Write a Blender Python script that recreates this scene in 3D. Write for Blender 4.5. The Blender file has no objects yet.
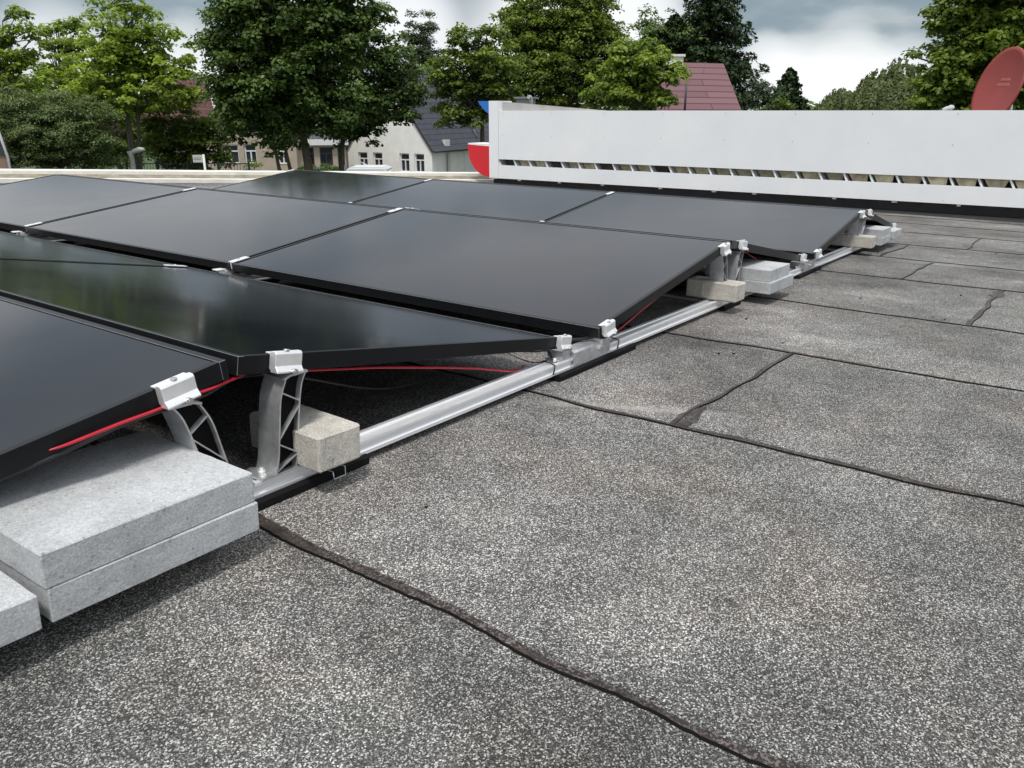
import bpy, bmesh, math, random
import numpy as np
from mathutils import Matrix, Vector, Euler
PI=math.pi; R=math.radians
random.seed(7); rng=np.random.default_rng(7)
scene=bpy.context.scene; COL=scene.collection

# ------------------------------------------------------------------ camera & frames
F=786.3; CR=Vector((-0.8315,-1.1769,0.6887))           # camera in roof coordinates
def axes(yaw,pitch,roll):
    fw=Vector((math.cos(pitch)*math.cos(yaw),math.cos(pitch)*math.sin(yaw),math.sin(pitch)))
    r=fw.cross(Vector((0,0,1))).normalized(); u=r.cross(fw)
    r2=math.cos(roll)*r+math.sin(roll)*u; u2=-math.sin(roll)*r+math.cos(roll)*u
    return Matrix((r2,u2,-fw)).transposed()
YAW=0.59971
A_roof=axes(YAW,-0.304712,0.029787)
A_world=axes(YAW,-math.atan(272/F),0.0)
RM=(A_world@A_roof.transposed()).to_4x4()               # the flat roof falls a little: roof frame -> world
CW=RM.to_3x3()@CR
cam=bpy.data.cameras.new('camera'); co=bpy.data.objects.new('camera',cam); COL.objects.link(co)
cam.sensor_width=36; cam.lens=F/1024*36; cam.clip_start=0.02; cam.clip_end=3000
co.matrix_world=Matrix.Translation(CW)@A_world.to_4x4(); scene.camera=co
FWD=Vector((math.cos(YAW),math.sin(YAW),0)); RGT=Vector((math.sin(YAW),-math.cos(YAW),0))
cp=math.cos(math.atan(272/F)); 
def at(px,py,depth):
    """world point seen in direction (px,py) at a horizontal distance 'depth' ahead"""
    d=A_world@Vector(((px-512)/F,-(py-384)/F,-1)); t=depth/d.dot(FWD); return CW+d*t
GZ=-3.6
def ppm(depth): return F/(depth/1.0)*cp                 # about pixels per metre

# ------------------------------------------------------------------ materials
MATS={}
def newmat(name):
    m=bpy.data.materials.new(name); m.use_nodes=True; nt=m.node_tree
    for n in list(nt.nodes): nt.nodes.remove(n)
    out=nt.nodes.new('ShaderNodeOutputMaterial'); b=nt.nodes.new('ShaderNodeBsdfPrincipled')
    nt.links.new(b.outputs[0],out.inputs[0]); MATS[name]=m
    return m,nt,b,out
def nd(nt,t,**k):
    n=nt.nodes.new('ShaderNode'+t)
    for a,v in k.items(): setattr(n,a,v)
    return n
def ramp(nt,stops,interp='LINEAR'):
    n=nd(nt,'ValToRGB'); n.color_ramp.interpolation=interp
    e=n.color_ramp.elements
    while len(e)<len(stops): e.new(0.5)
    for i,(p,c) in enumerate(stops):
        e[i].position=p; e[i].color=(*(c if hasattr(c,'__len__') else (c,c,c)),1)
    return n
def coords(nt,scale=(1,1,1),kind='Object'):
    tc=nd(nt,'TexCoord'); mp=nd(nt,'Mapping'); mp.inputs['Scale'].default_value=scale
    nt.links.new(tc.outputs[kind],mp.inputs[0]); return mp.outputs[0]
def noise(nt,vec,scale,detail=4,rough=.55):
    n=nd(nt,'TexNoise'); n.inputs['Scale'].default_value=scale; n.inputs['Detail'].default_value=detail
    n.inputs['Roughness'].default_value=rough; nt.links.new(vec,n.inputs['Vector']); return n.outputs['Fac']
def mixc(nt,fac,a,b,blend='MIX'):
    n=nd(nt,'Mix',data_type='RGBA',blend_type=blend)
    for i,v in ((0,fac),(6,a),(7,b)):
        if isinstance(v,(int,float)): n.inputs[i].default_value=v
        elif isinstance(v,tuple): n.inputs[i].default_value=(*v,1)
        else: nt.links.new(v,n.inputs[i])
    return n.outputs[2]
def bump(nt,b,h,strength=.3,dist=.01):
    n=nd(nt,'Bump'); n.inputs['Strength'].default_value=strength; n.inputs['Distance'].default_value=dist
    nt.links.new(h,n.inputs['Height']); nt.links.new(n.outputs[0],b.inputs['Normal'])
def plain(name,c,rough=.6,metal=0,var=.12,scale=8,bmp=0,spec=None):
    m,nt,b,o=newmat(name); v=coords(nt)
    f=noise(nt,v,scale)
    r=ramp(nt,[(.25,tuple(x*(1-var) for x in c)),(.75,tuple(min(1,x*(1+var)) for x in c))]); nt.links.new(f,r.inputs[0])
    nt.links.new(r.outputs[0],b.inputs['Base Color']); b.inputs['Roughness'].default_value=rough; b.inputs['Metallic'].default_value=metal
    if spec is not None: b.inputs['Specular IOR Level'].default_value=spec
    if bmp: bump(nt,b,f,bmp,.005)
    return m
def mul_(nt,a,f):
    n=nd(nt,'Math',operation='MULTIPLY'); nt.links.new(a,n.inputs[0]); n.inputs[1].default_value=f; return n.outputs[0]
# roofing felt with mineral granules
def felt(name,dark=1.0,brown=0.0,cover=1.0):
    m,nt,b,o=newmat(name); v=coords(nt)
    vo=nd(nt,'TexVoronoi'); vo.inputs['Scale'].default_value=500; nt.links.new(v,vo.inputs['Vector'])
    vo2=nd(nt,'TexVoronoi'); vo2.inputs['Scale'].default_value=900; nt.links.new(v,vo2.inputs['Vector'])
    s=nd(nt,'SeparateColor'); nt.links.new(vo.outputs['Color'],s.inputs[0])
    s2=nd(nt,'SeparateColor'); nt.links.new(vo2.outputs['Color'],s2.inputs[0])
    c1=ramp(nt,[(0,.022),(.42,.045),(.58,.10),(.80,.32),(.93,.70),(1,.95)]); nt.links.new(s.outputs[0],c1.inputs[0])
    c2=ramp(nt,[(0,.035),(.5,.09),(.8,.26),(1,.55)]); nt.links.new(s2.outputs[1],c2.inputs[0])
    mx=mixc(nt,.30,c1.outputs[0],c2.outputs[0])
    # worn and weathered areas
    n1=noise(nt,v,1.3,5,.6); r1=ramp(nt,[(.30,.60),(.5,1.02),(.70,1.45)]); nt.links.new(n1,r1.inputs[0])
    n2=noise(nt,v,9,5,.65); r2=ramp(nt,[(.3,.78),(.5,1.0),(.75,1.22)]); nt.links.new(n2,r2.inputs[0])
    k=mixc(nt,1.0,mx,r1.outputs[0],'MULTIPLY'); k=mixc(nt,1.0,k,r2.outputs[0],'MULTIPLY')
    mp=nd(nt,'Mapping'); mp.inputs['Location'].default_value=(3.1,7.7,2.2); nt.links.new(v,mp.inputs[0])
    n3=noise(nt,mp.outputs[0],2.6,4,.6); r3=ramp(nt,[(.50,0.0),(.75,.42)]); nt.links.new(n3,r3.inputs[0])
    k=mixc(nt,r3.outputs[0],k,mixc(nt,1.0,k,(1.16,.96,.82),'MULTIPLY'))
    n4=noise(nt,mp.outputs[0],.55,3,.5); r4=ramp(nt,[(.4,.0),(.65,.5)]); nt.links.new(n4,r4.inputs[0])
    k=mixc(nt,r4.outputs[0],k,mixc(nt,1.0,k,(.96,1.02,1.0),'MULTIPLY'))
    # every sheet of felt has its own tone
    sx_=nd(nt,'SeparateXYZ'); nt.links.new(v,sx_.inputs[0])
    m1=nd(nt,'Math',operation='MULTIPLY_ADD'); nt.links.new(sx_.outputs[0],m1.inputs[0]); m1.inputs[1].default_value=1/.945; m1.inputs[2].default_value=.02
    m2=nd(nt,'Math',operation='FLOOR'); nt.links.new(m1.outputs[0],m2.inputs[0])
    wn=nd(nt,'TexWhiteNoise',noise_dimensions='1D'); nt.links.new(m2.outputs[0],wn.inputs['W']); rw=ramp(nt,[(0,.90),(1,1.10)]); nt.links.new(wn.outputs['Value'],rw.inputs[0])
    k=mixc(nt,1.0,k,rw.outputs[0],'MULTIPLY')
    # dirt line where water dries along each lap, on the downhill side
    fr=nd(nt,'Math',operation='FRACT'); nt.links.new(m1.outputs[0],fr.inputs[0]); rf_=ramp(nt,[(0,1.0),(.80,1.0),(.96,.80),(1,.72)]); nt.links.new(fr.outputs[0],rf_.inputs[0])
    k=mixc(nt,n2,k,mixc(nt,1.0,k,rf_.outputs[0],'MULTIPLY'))
    # chalky scuff
    mp2=nd(nt,'Mapping',vector_type='TEXTURE'); mp2.inputs['Location'].default_value=(1.0,-.30,0); mp2.inputs['Rotation'].default_value=(0,0,R(-62)); mp2.inputs['Scale'].default_value=(.40,.035,1); nt.links.new(v,mp2.inputs[0])
    gr=nd(nt,'TexGradient',gradient_type='SPHERICAL'); nt.links.new(mp2.outputs[0],gr.inputs[0]); gm_=nd(nt,'Math',operation='MULTIPLY'); nt.links.new(gr.outputs['Fac'],gm_.inputs[0]); nt.links.new(n2,gm_.inputs[1])
    k=mixc(nt,gm_.outputs[0],k,(.5,.49,.47))
    # a film of pale dust
    n5=noise(nt,mp.outputs[0],3.1,6,.62); r5=ramp(nt,[(.50,0.0),(.70,.30)]); nt.links.new(n5,r5.inputs[0])
    k=mixc(nt,r5.outputs[0],k,mixc(nt,1.0,k,(1.9,1.88,1.82),'MULTIPLY')); k=mixc(nt,mul_(nt,r5.outputs[0],.25),k,(.33,.325,.31))
    k=mixc(nt,1.0,k,(.90*dark,.865*dark,.835*dark),'MULTIPLY')
    nt.links.new(k,b.inputs['Base Color']); b.inputs['Roughness'].default_value=.82
    b.inputs['Specular IOR Level'].default_value=.12
    bp=nd(nt,'Bump'); bp.inputs['Strength'].default_value=.55; bp.inputs['Distance'].default_value=.0018
    nt.links.new(s.outputs[0],bp.inputs['Height'])
    bp2=nd(nt,'Bump'); bp2.inputs['Strength'].default_value=.35; bp2.inputs['Distance'].default_value=.012
    nt.links.new(n2,bp2.inputs['Height']); nt.links.new(bp.outputs[0],bp2.inputs['Normal']); nt.links.new(bp2.outputs[0],b.inputs['Normal'])
    return m
felt('roofing_felt')
m,nt,b,o=newmat('bitumen'); v=coords(nt)
f=noise(nt,v,60,5,.7); r=ramp(nt,[(.3,(.020,.015,.013)),(.55,(.042,.032,.028)),(.75,(.09,.068,.06))]); nt.links.new(f,r.inputs[0])
vo=nd(nt,'TexVoronoi'); vo.inputs['Scale'].default_value=330; nt.links.new(v,vo.inputs['Vector']); s_=nd(nt,'SeparateColor'); nt.links.new(vo.outputs['Color'],s_.inputs[0])
r_=ramp(nt,[(.62,0.0),(.80,.6)]); nt.links.new(s_.outputs[0],r_.inputs[0]); nn_=noise(nt,v,11,4); rn_=ramp(nt,[(.36,0.1),(.58,1.0)]); nt.links.new(nn_,rn_.inputs[0])
mm_=nd(nt,'Math',operation='MULTIPLY'); nt.links.new(r_.outputs[0],mm_.inputs[0]); nt.links.new(rn_.outputs[0],mm_.inputs[1])
nt.links.new(mixc(nt,mm_.outputs[0],r.outputs[0],(.25,.23,.22)),b.inputs['Base Color']); b.inputs['Roughness'].default_value=.5; b.inputs['Specular IOR Level'].default_value=.22; bump(nt,b,noise(nt,v,90,5,.8),.8,.004)
plain('shade_black',(.008,.007,.007),.8,0,.1,8,0,.08)  # shade at felt laps and in post cells, put into the colour
# concrete
def concrete(name,c,speck=.25,top=None):
    m,nt,b,o=newmat(name); v=coords(nt)
    n1=noise(nt,v,7,7,.7); n2=noise(nt,v,240,3,.7); 
    vo=nd(nt,'TexVoronoi'); vo.inputs['Scale'].default_value=620; nt.links.new(v,vo.inputs['Vector'])
    s=nd(nt,'SeparateColor'); nt.links.new(vo.outputs['Color'],s.inputs[0])
    r1=ramp(nt,[(.34,tuple(x*.80 for x in c)),(.5,c),(.66,tuple(x*1.16 for x in c))]); nt.links.new(n1,r1.inputs[0])
    r2=ramp(nt,[(.25,.72),(.5,1.0),(.75,1.25)]); nt.links.new(n2,r2.inputs[0])
    r3=ramp(nt,[(0,1-speck),(.5,1.0),(1,1+speck)]); nt.links.new(s.outputs[0],r3.inputs[0])
    k=mixc(nt,1,r1.outputs[0],r2.outputs[0],'MULTIPLY'); k=mixc(nt,1,k,r3.outputs[0],'MULTIPLY')
    pores=noise(nt,v,75,3,.5); rp=ramp(nt,[(.66,0.0),(.71,.7)]); nt.links.new(pores,rp.inputs[0])
    k=mixc(nt,rp.outputs[0],k,tuple(x*.45 for x in c))
    nt.links.new(k,b.inputs['Base Color']); b.inputs['Roughness'].default_value=.88
    bp=nd(nt,'Bump'); bp.inputs['Strength'].default_value=.5; bp.inputs['Distance'].default_value=.002
    nt.links.new(n2,bp.inputs['Height']); nt.links.new(bp.outputs[0],b.inputs['Normal'])
    return m
concrete('slab_concrete',(.45,.462,.47),.12)
concrete('block_concrete',(.50,.47,.42),.25)
# aluminium
def alu(name,c,rough,var=.1,metal=1):
    m,nt,b,o=newmat(name); v=coords(nt,(3,3,3))
    n1=noise(nt,v,14,4); r1=ramp(nt,[(.3,tuple(x*(1-var) for x in c)),(.7,c)]); nt.links.new(n1,r1.inputs[0])
    nt.links.new(r1.outputs[0],b.inputs['Base Color'])
    v2=coords(nt,(2,2,260)); n2=noise(nt,v2,5,3); r2=ramp(nt,[(.3,rough*.8),(.7,rough*1.25)]); nt.links.new(n2,r2.inputs[0])
    nt.links.new(r2.outputs[0],b.inputs['Roughness']); b.inputs['Metallic'].default_value=metal
    return m
alu('rail_aluminium',(.93,.935,.95),.5,.05,.5)
alu('post_aluminium',(.70,.71,.73),.36,.3,.72)
alu('clamp_aluminium',(.93,.93,.93),.5,.08,.75)
plain('steel_bolt',(.6,.6,.6),.35,1)
# panel
m,nt,b,o=newmat('panel_glass'); v=coords(nt)
n1=noise(nt,v,2.2,4,.6); r1=ramp(nt,[(.35,(.009,.0105,.015)),(.7,(.012,.0142,.021))]); nt.links.new(n1,r1.inputs[0])
n2=noise(nt,coords(nt,(1,1,1)),55,5,.75); r2=ramp(nt,[(.62,0.0),(.82,.09)]); nt.links.new(n2,r2.inputs[0])
k=mixc(nt,r2.outputs[0],r1.outputs[0],(.18,.18,.18))
nt.links.new(k,b.inputs['Base Color'])
v3=coords(nt,(1,1,1)); n3=noise(nt,v3,3.5,6,.7); r3=ramp(nt,[(.3,.075),(.75,.13)]); nt.links.new(n3,r3.inputs[0]); nt.links.new(r3.outputs[0],b.inputs['Roughness'])
b.inputs['IOR'].default_value=1.30; bump(nt,b,noise(nt,coords(nt,(1,1,1)),1.8,3),.05,.01)
plain('panel_frame',(.010,.0105,.012),.32,.0,.2,20,0,.16)
plain('frame_edge',(.30,.31,.32),.35,.7,.3,60)  # edge highlights and bare wear put into the bevel colour
plain('panel_back',(.02,.02,.02),.6)
plain('black_rubber',(.009,.009,.010),.75,0,.3,40,.3,.12)
plain('black_plastic',(.012,.012,.013),.4)
plain('red_cable',(.48,.012,.03),.35,0,.12,30)
# buildings
def white_sheet():
    m,nt,b,o=newmat('white_sheet'); v=coords(nt)
    n1=noise(nt,v,1.1,6,.65); r1=ramp(nt,[(.3,(.76,.78,.80)),(.7,(.84,.85,.86))]); nt.links.new(n1,r1.inputs[0])
    v2=coords(nt,(3,3,.5)); n2=noise(nt,v2,3,5,.7); r2=ramp(nt,[(.64,0.0),(.8,.16)]); nt.links.new(n2,r2.inputs[0])
    n3=noise(nt,v,26,3,.6); r3=ramp(nt,[(.73,0.0),(.78,.35)]); nt.links.new(n3,r3.inputs[0])
    k=mixc(nt,r2.outputs[0],r1.outputs[0],(.42,.42,.40)); k=mixc(nt,r3.outputs[0],k,(.45,.43,.4))
    nt.links.new(k,b.inputs['Base Color']); b.inputs['Roughness'].default_value=.45
white_sheet()
plain('cream_flashing',(.78,.76,.69),.6,0,.18,5)
plain('stained_top',(.26,.23,.17),.8,0,.45,7)
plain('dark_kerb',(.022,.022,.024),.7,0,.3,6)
plain('old_timber',(.78,.62,.42),.8,0,.5,12,.4)
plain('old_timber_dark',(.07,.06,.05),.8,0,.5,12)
plain('red_plastic',(.62,.012,.022),.4,0,.06,3)
plain('blue_plastic',(.02,.16,.55),.4,0,.06,3)
plain('dish_red',(.28,.045,.038),.5,0,.10,6)
plain('dish_mark',(.40,.13,.12),.55,0,.1,60)
plain('strip_grey',(.40,.39,.38),.6,0,.15,6)
plain('grey_paint',(.45,.46,.47),.5)
plain('white_paint',(.74,.75,.75),.45,0,.06)
plain('white_render',(.80,.79,.75),.85,0,.08,2)
plain('beige_render',(.42,.36,.28),.85,0,.12,2)
plain('window_glass',(.03,.035,.045),.08)
plain('curtain',(.38,.42,.43),.8,0,.3,9)
plain('dark_door',(.05,.05,.055),.5)
plain('grey_panel',(.20,.21,.23),.6)
plain('asphalt',(.05,.05,.052),.85,0,.2,3)
plain('van_white',(.72,.74,.76),.3,0,.03)
plain('car_dark',(.02,.022,.026),.25)
plain('bark',(.085,.068,.052),.9,0,.4,9,.6)
plain('bark_grey',(.13,.115,.09),.9,0,.4,9,.6)
plain('fence_green',(.02,.035,.028),.6)
plain('sign_face',(.62,.62,.60),.5,0,.05)
m,nt,b,o=newmat('lawn'); v=coords(nt); n1=noise(nt,v,.4,6,.7); r1=ramp(nt,[(.3,(.03,.055,.018)),(.6,(.05,.085,.025)),(.8,(.09,.10,.05))]); nt.links.new(n1,r1.inputs[0]); nt.links.new(r1.outputs[0],b.inputs['Base Color']); b.inputs['Roughness'].default_value=.9
def tiles(name,c,row=.33,colw=.22):
    m,nt,b,o=newmat(name); uv=nd(nt,'UVMap'); br=nd(nt,'TexBrick'); br.offset=0.5
    nt.links.new(uv.outputs[0],br.inputs['Vector']); br.inputs['Scale'].default_value=1
    br.inputs['Brick Width'].default_value=colw; br.inputs['Row Height'].default_value=row; br.inputs['Mortar Size'].default_value=.035; br.inputs['Mortar Smooth'].default_value=.6
    br.inputs['Color1'].default_value=(*c,1); br.inputs['Color2'].default_value=(*[x*.8 for x in c],1); br.inputs['Mortar'].default_value=(*[x*.38 for x in c],1)
    nt.links.new(br.outputs[0],b.inputs['Base Color']); b.inputs['Roughness'].default_value=.7; b.inputs['Specular IOR Level'].default_value=.2
    return m
tiles('slate_tiles',(.095,.10,.125)); tiles('brown_tiles',(.11,.055,.05),.34,7); tiles('mauve_tiles',(.25,.14,.155),.34,7); tiles('grey_tiles',(.11,.115,.12))
m,nt,b,o=newmat('red_brick'); br=nd(nt,'TexBrick'); nt.links.new(coords(nt,(1,1,1)),br.inputs['Vector']); br.inputs['Scale'].default_value=1
br.inputs['Brick Width'].default_value=.25; br.inputs['Row Height'].default_value=.08; br.inputs['Mortar Size'].default_value=.01
br.inputs['Color1'].default_value=(.42,.09,.045,1); br.inputs['Color2'].default_value=(.32,.065,.035,1); br.inputs['Mortar'].default_value=(.3,.2,.16,1)
nt.links.new(br.outputs[0],b.inputs['Base Color']); b.inputs['Roughness'].default_value=.85
# leaves
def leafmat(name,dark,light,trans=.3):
    m,nt,b,o=newmat(name); a=nd(nt,'Attribute'); a.attribute_name='tint'  # per-leaf tint; light on the outer leaves is put into it
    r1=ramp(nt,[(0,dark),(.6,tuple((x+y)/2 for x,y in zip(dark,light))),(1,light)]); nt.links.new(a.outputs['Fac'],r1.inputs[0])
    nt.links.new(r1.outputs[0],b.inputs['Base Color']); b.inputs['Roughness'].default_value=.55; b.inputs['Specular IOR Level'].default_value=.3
    t=nd(nt,'BsdfTranslucent'); k=mixc(nt,1.0,r1.outputs[0],(1.2,1.35,.6),'MULTIPLY'); nt.links.new(k,t.inputs[0])
    mx=nd(nt,'MixShader'); mx.inputs[0].default_value=trans
    nt.links.new(b.outputs[0],mx.inputs[1]); nt.links.new(t.outputs[0],mx.inputs[2]); nt.links.new(mx.outputs[0],o.inputs[0])
leafmat('leaf_maple',(.014,.036,.009),(.15,.225,.05),.22)
leafmat('leaf_lime',(.06,.11,.018),(.33,.42,.06),.4)
leafmat('leaf_mid',(.03,.06,.011),(.23,.30,.045),.3)
leafmat('leaf_maple_bright',(.045,.09,.014),(.30,.38,.06),.35)
leafmat('leaf_olive',(.045,.08,.025),(.20,.25,.10),.25)
leafmat('leaf_fir',(.012,.028,.012),(.06,.095,.035),.1)
leafmat('leaf_willow',(.07,.095,.035),(.25,.29,.12),.3)
leafmat('leaf_poplar',(.04,.062,.035),(.14,.17,.10),.25)
leafmat('leaf_purple',(.02,.010,.012),(.10,.045,.045),.2)
leafmat('leaf_hedge',(.03,.07,.012),(.12,.20,.03),.3)

# ------------------------------------------------------------------ mesh helpers
def finish(name,bm,mats,parent=None,mat4=None,smooth=False):
    me=bpy.data.meshes.new(name); bm.normal_update(); bm.to_mesh(me); bm.free()
    for mm in (mats if isinstance(mats,(list,tuple)) else [mats]): me.materials.append(MATS[mm])
    if smooth:
        for p in me.polygons: p.use_smooth=True
    o=bpy.data.objects.new(name,me); COL.objects.link(o)
    if parent is not None: o.parent=parent
    elif mat4 is not None: o.matrix_world=mat4
    return o
def tag(o,label=None,cat=None,group=None,kind=None):
    for k_,v_ in (('label',label),('category',cat),('group',group),('kind',kind)):
        if v_: o[k_]=v_
    return o
def empty(name,mat4,label,cat,group=None):
    o=bpy.data.objects.new(name,None); COL.objects.link(o); o.matrix_world=mat4; o.empty_display_size=.1
    return tag(o,label,cat,group)
def box(bm,x0,x1,y0,y1,z0,z1,mat=0,bev=0,M=None,bmat=None):
    vs=[bm.verts.new((x,y,z)) for x in (x0,x1) for y in (y0,y1) for z in (z0,z1)]
    fs=[bm.faces.new([vs[i] for i in q]) for q in ((0,1,3,2),(4,6,7,5),(0,4,5,1),(2,3,7,6),(0,2,6,4),(1,5,7,3))]
    for f in fs: f.material_index=mat
    if bev:
        es={e for f in fs for e in f.edges}
        r=bmesh.ops.bevel(bm,geom=list(es),offset=bev,segments=1,profile=.5,affect='EDGES',material=-1 if bmat is None else bmat)
        vs=list({v for f in r['faces'] for v in f.verts}|{v for v in vs if v.is_valid})
    if M is not None:
        for v in vs: v.co=M@v.co
    return vs
def prism(bm,poly,y0,y1,mat=0,axis='y',M=None):
    """poly: (a,b) outline; extruded along y (default) or x or z"""
    def mk(a,b,t): return {'y':(a,t,b),'x':(t,a,b),'z':(a,b,t)}[axis]
    A=[bm.verts.new(mk(a,b,y0)) for a,b in poly]; B=[bm.verts.new(mk(a,b,y1)) for a,b in poly]; n=len(poly)
    fs=[bm.faces.new(A[::-1]),bm.faces.new(B)]+[bm.faces.new((A[i],A[(i+1)%n],B[(i+1)%n],B[i])) for i in range(n)]
    for f in fs: f.material_index=mat
    if M is not None:
        for v in A+B: v.co=M@v.co
    bmesh.ops.recalc_face_normals(bm,faces=fs)
    return fs
def tube(bm,pts,rad,n=8,mat=0,cap=True):
    pts=[Vector(p) for p in pts]; rads=rad if hasattr(rad,'__len__') else [rad]*len(pts)
    rings=[]; prev=None
    for i,p in enumerate(pts):
        d=(pts[min(i+1,len(pts)-1)]-pts[max(i-1,0)]).normalized()
        a=Vector((0,0,1)) if abs(d.z)<.9 else Vector((1,0,0))
        if prev is not None: a=prev
        u=(a-d*a.dot(d)).normalized(); w=d.cross(u); prev=u
        rings.append([bm.verts.new(p+(u*math.cos(2*PI*k/n)+w*math.sin(2*PI*k/n))*rads[i]) for k in range(n)])
    for a,b in zip(rings,rings[1:]):
        for k in range(n):
            f=bm.faces.new((a[k],a[(k+1)%n],b[(k+1)%n],b[k])); f.smooth=True; f.material_index=mat
    if cap: bm.faces.new(rings[0][::-1]).material_index=mat; bm.faces.new(rings[-1]).material_index=mat
def smoothpath(pts,n=8):
    P=[Vector(p) for p in pts]; out=[]
    for i in range(len(P)-1):
        a,b,c,d=P[max(i-1,0)],P[i],P[i+1],P[min(i+2,len(P)-1)]
        for k in range(n):
            t=k/n; out.append(.5*((2*b)+(c-a)*t+(2*a-5*b+4*c-d)*t*t+(-a+3*b-3*c+d)*t**3))
    out.append(P[-1]); return out
def RT(x,y,z,rz=0): return RM@Matrix.Translation((x,y,z))@Matrix.Rotation(rz,4,'Z')
def WT(p,rz=0): return Matrix.Translation(p)@Matrix.Rotation(rz,4,'Z')

# ------------------------------------------------------------------ roof surface
SX=9.02                                                  # roof edge under the sign
far=[(-9,15.9),(3.5,9.25),(9.25,6.2)]
bm=bmesh.new()
vs=[bm.verts.new((x,y,0)) for x,y in [(-9,-7),(9.25,-7)]+far[::-1]]; bm.faces.new(vs)
roof=tag(finish('roof',bm,'roofing_felt',mat4=RM),kind='structure')
# seams between the felt sheets
def ribbon(bm,pts,w,z=.0035,seed=0,jit=.5,n=.02):
    """a wavy raised bead of bitumen along pts"""
    rr=random.Random(seed); P=[Vector((p[0],p[1],0)) for p in pts]
    S=[]; 
    for a,b in zip(P,P[1:]):
        k=max(2,int((b-a).length/n)); S+= [a.lerp(b,i/k) for i in range(k)]
    S.append(P[-1]); N=len(S); ph=[rr.uniform(0,6.3) for _ in range(12)]
    prev=None; dist=0; gw=0
    for i,s in enumerate(S):
        d=(S[min(i+1,N-1)]-S[max(i-1,0)]).normalized(); nrm=Vector((-d.y,d.x,0)); dist+=n
        off=.011*math.sin(dist*2.7+ph[0])+.006*math.sin(dist*8.3+ph[1])+.003*math.sin(dist*23+ph[2])
        gw=gw*.88+rr.uniform(-.2,.2)
        wl=w*(.45+jit*(.35*math.sin(dist*5.3+ph[3])+.35*math.sin(dist*15+ph[4])*math.sin(dist*4+ph[7])+.8*gw+rr.uniform(-.1,.1)))
        wr=w*(.42+jit*(.25*math.sin(dist*4.1+ph[5])+.2*math.sin(dist*17+ph[6])+rr.uniform(-.08,.08)))
        wl=max(wl,.003); wr=max(wr,.003)
        c=s+nrm*off
        row=[bm.verts.new(c+nrm*wl+Vector((0,0,.0004))),bm.verts.new(c+nrm*wl*.7+Vector((0,0,z*.9))),bm.verts.new(c+Vector((0,0,z*.6))),bm.verts.new(c-nrm*max(wr-.0028,.001)+Vector((0,0,z*1.1))),bm.verts.new(c-nrm*wr+Vector((0,0,.0004)))]
        if prev:
            for k in range(4):
                f=bm.faces.new((prev[k],prev[k+1],row[k+1],row[k])); f.smooth=k<3; f.material_index=1 if k==3 else 0  # near-side strip is black: lap shadow put into the colour
        prev=row
seam_x=[(-3.72,.02),(-2.79,.02),(-1.86,.02),(-.93,.022),(.0,.020),(.955,.020),(1.885,.018),(2.83,.018),(3.93,.018),(4.85,.018),(5.75,.018),(6.72,.018),(7.65,.018),(8.5,.018)]
for i,(x,w) in enumerate(seam_x):
    bm=bmesh.new(); w=w*(1.4 if x==0 else 1.35 if x<2 else 1.15); ribbon(bm,[(x-.02,7.5 if x<5 else 6.2),(x-.01*(x==0),0),(x+(.01 if x else -.035),-1.2),(x+.02,-6.5)],w,seed=i*3+1,n=.012 if x<2.2 else .03)
    finish('seam',bm,['bitumen','shade_black'],roof)
for i,(x0,x1,y,w) in enumerate([(.955,1.885,-.475,.020),(2.83,3.93,-.955,.024),(3.93,4.85,-.50,.018),(0,.955,-2.6,.02),(1.885,2.83,-2.4,.02),(5.75,6.72,-.62,.016),(4.85,5.75,-.22,.02)]):
    bm=bmesh.new(); ribbon(bm,[(x0,y+.012),((x0+x1)/2,y),(x1,y-.012)],w,seed=90+i,n=.02)
    if i in (0,1):   # spilled bitumen where the cross joint meets the long lap
        cx_,cy_,L_,W_=((1.045,y+.010,.10,.026),(3.80,y-.01,.13,.030))[i]; rr2=random.Random(31+i)
        ring=[bm.verts.new((cx_+L_*math.cos(t)*rr2.uniform(.85,1.1),cy_+W_*math.sin(t)*rr2.uniform(.7,1.15)*(1-.45*math.cos(t)),.0026)) for t in [2*PI*q/26 for q in range(26)]]
        bm.faces.new(ring)
    finish('seam',bm,['bitumen','shade_black'],roof)
# chalky scuffs and crumbs on the felt
bm=bmesh.new(); rr=random.Random(5)
for k in range(70):
    x=rr.uniform(.1,6); y=rr.uniform(-2.3,-.15); s=rr.uniform(.0015,.0045)
    box(bm,x-s,x+s,y-s*rr.uniform(.5,1),y+s,.0,s*.9,mat=rr.choice((0,0,1)),M=None)
tag(finish('grit',bm,['black_rubber','slab_concrete'],mat4=RM),'scattered dark and pale grit crumbs lying on the grey roofing felt','grit',kind='stuff')

# parapet along the far edge
def strip_along(name,pts,prof,mats,**kw):
    bm=bmesh.new(); rows=[]
    for i,p in enumerate(pts):
        p=Vector((*p,0)); a=Vector((*pts[max(i-1,0)],0)); c=Vector((*pts[min(i+1,len(pts)-1)],0)); d=(c-a).normalized(); n=Vector((-d.y,d.x,0))
        rows.append([bm.verts.new(p+n*o_+Vector((0,0,z_))) for o_,z_ in prof])
    for a,b in zip(rows,rows[1:]):
        for k in range(len(prof)-1):
            f=bm.faces.new((a[k],b[k],b[k+1],a[k+1])); f.material_index=min(k,len(mats)-1)
    bmesh.ops.recalc_face_normals(bm,faces=bm.faces)
    return finish(name,bm,mats,**kw)
par=empty('parapet',RM,'low cream roof edge parapet with stained top behind the solar panels','parapet')
fl=[far[0],far[1],(9.3,6.17)]
o=strip_along('lower_flashing',fl,[(-.02,.0),(-.02,.045),(.07,.05),(.07,.03)],['cream_flashing'],parent=par)
o=strip_along('coping',fl,[(.07,.03),(.30,.085),(.30,.125),(.62,.13),(.62,-.4)],['stained_top','cream_flashing','cream_flashing','cream_flashing'],parent=par)

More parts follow.
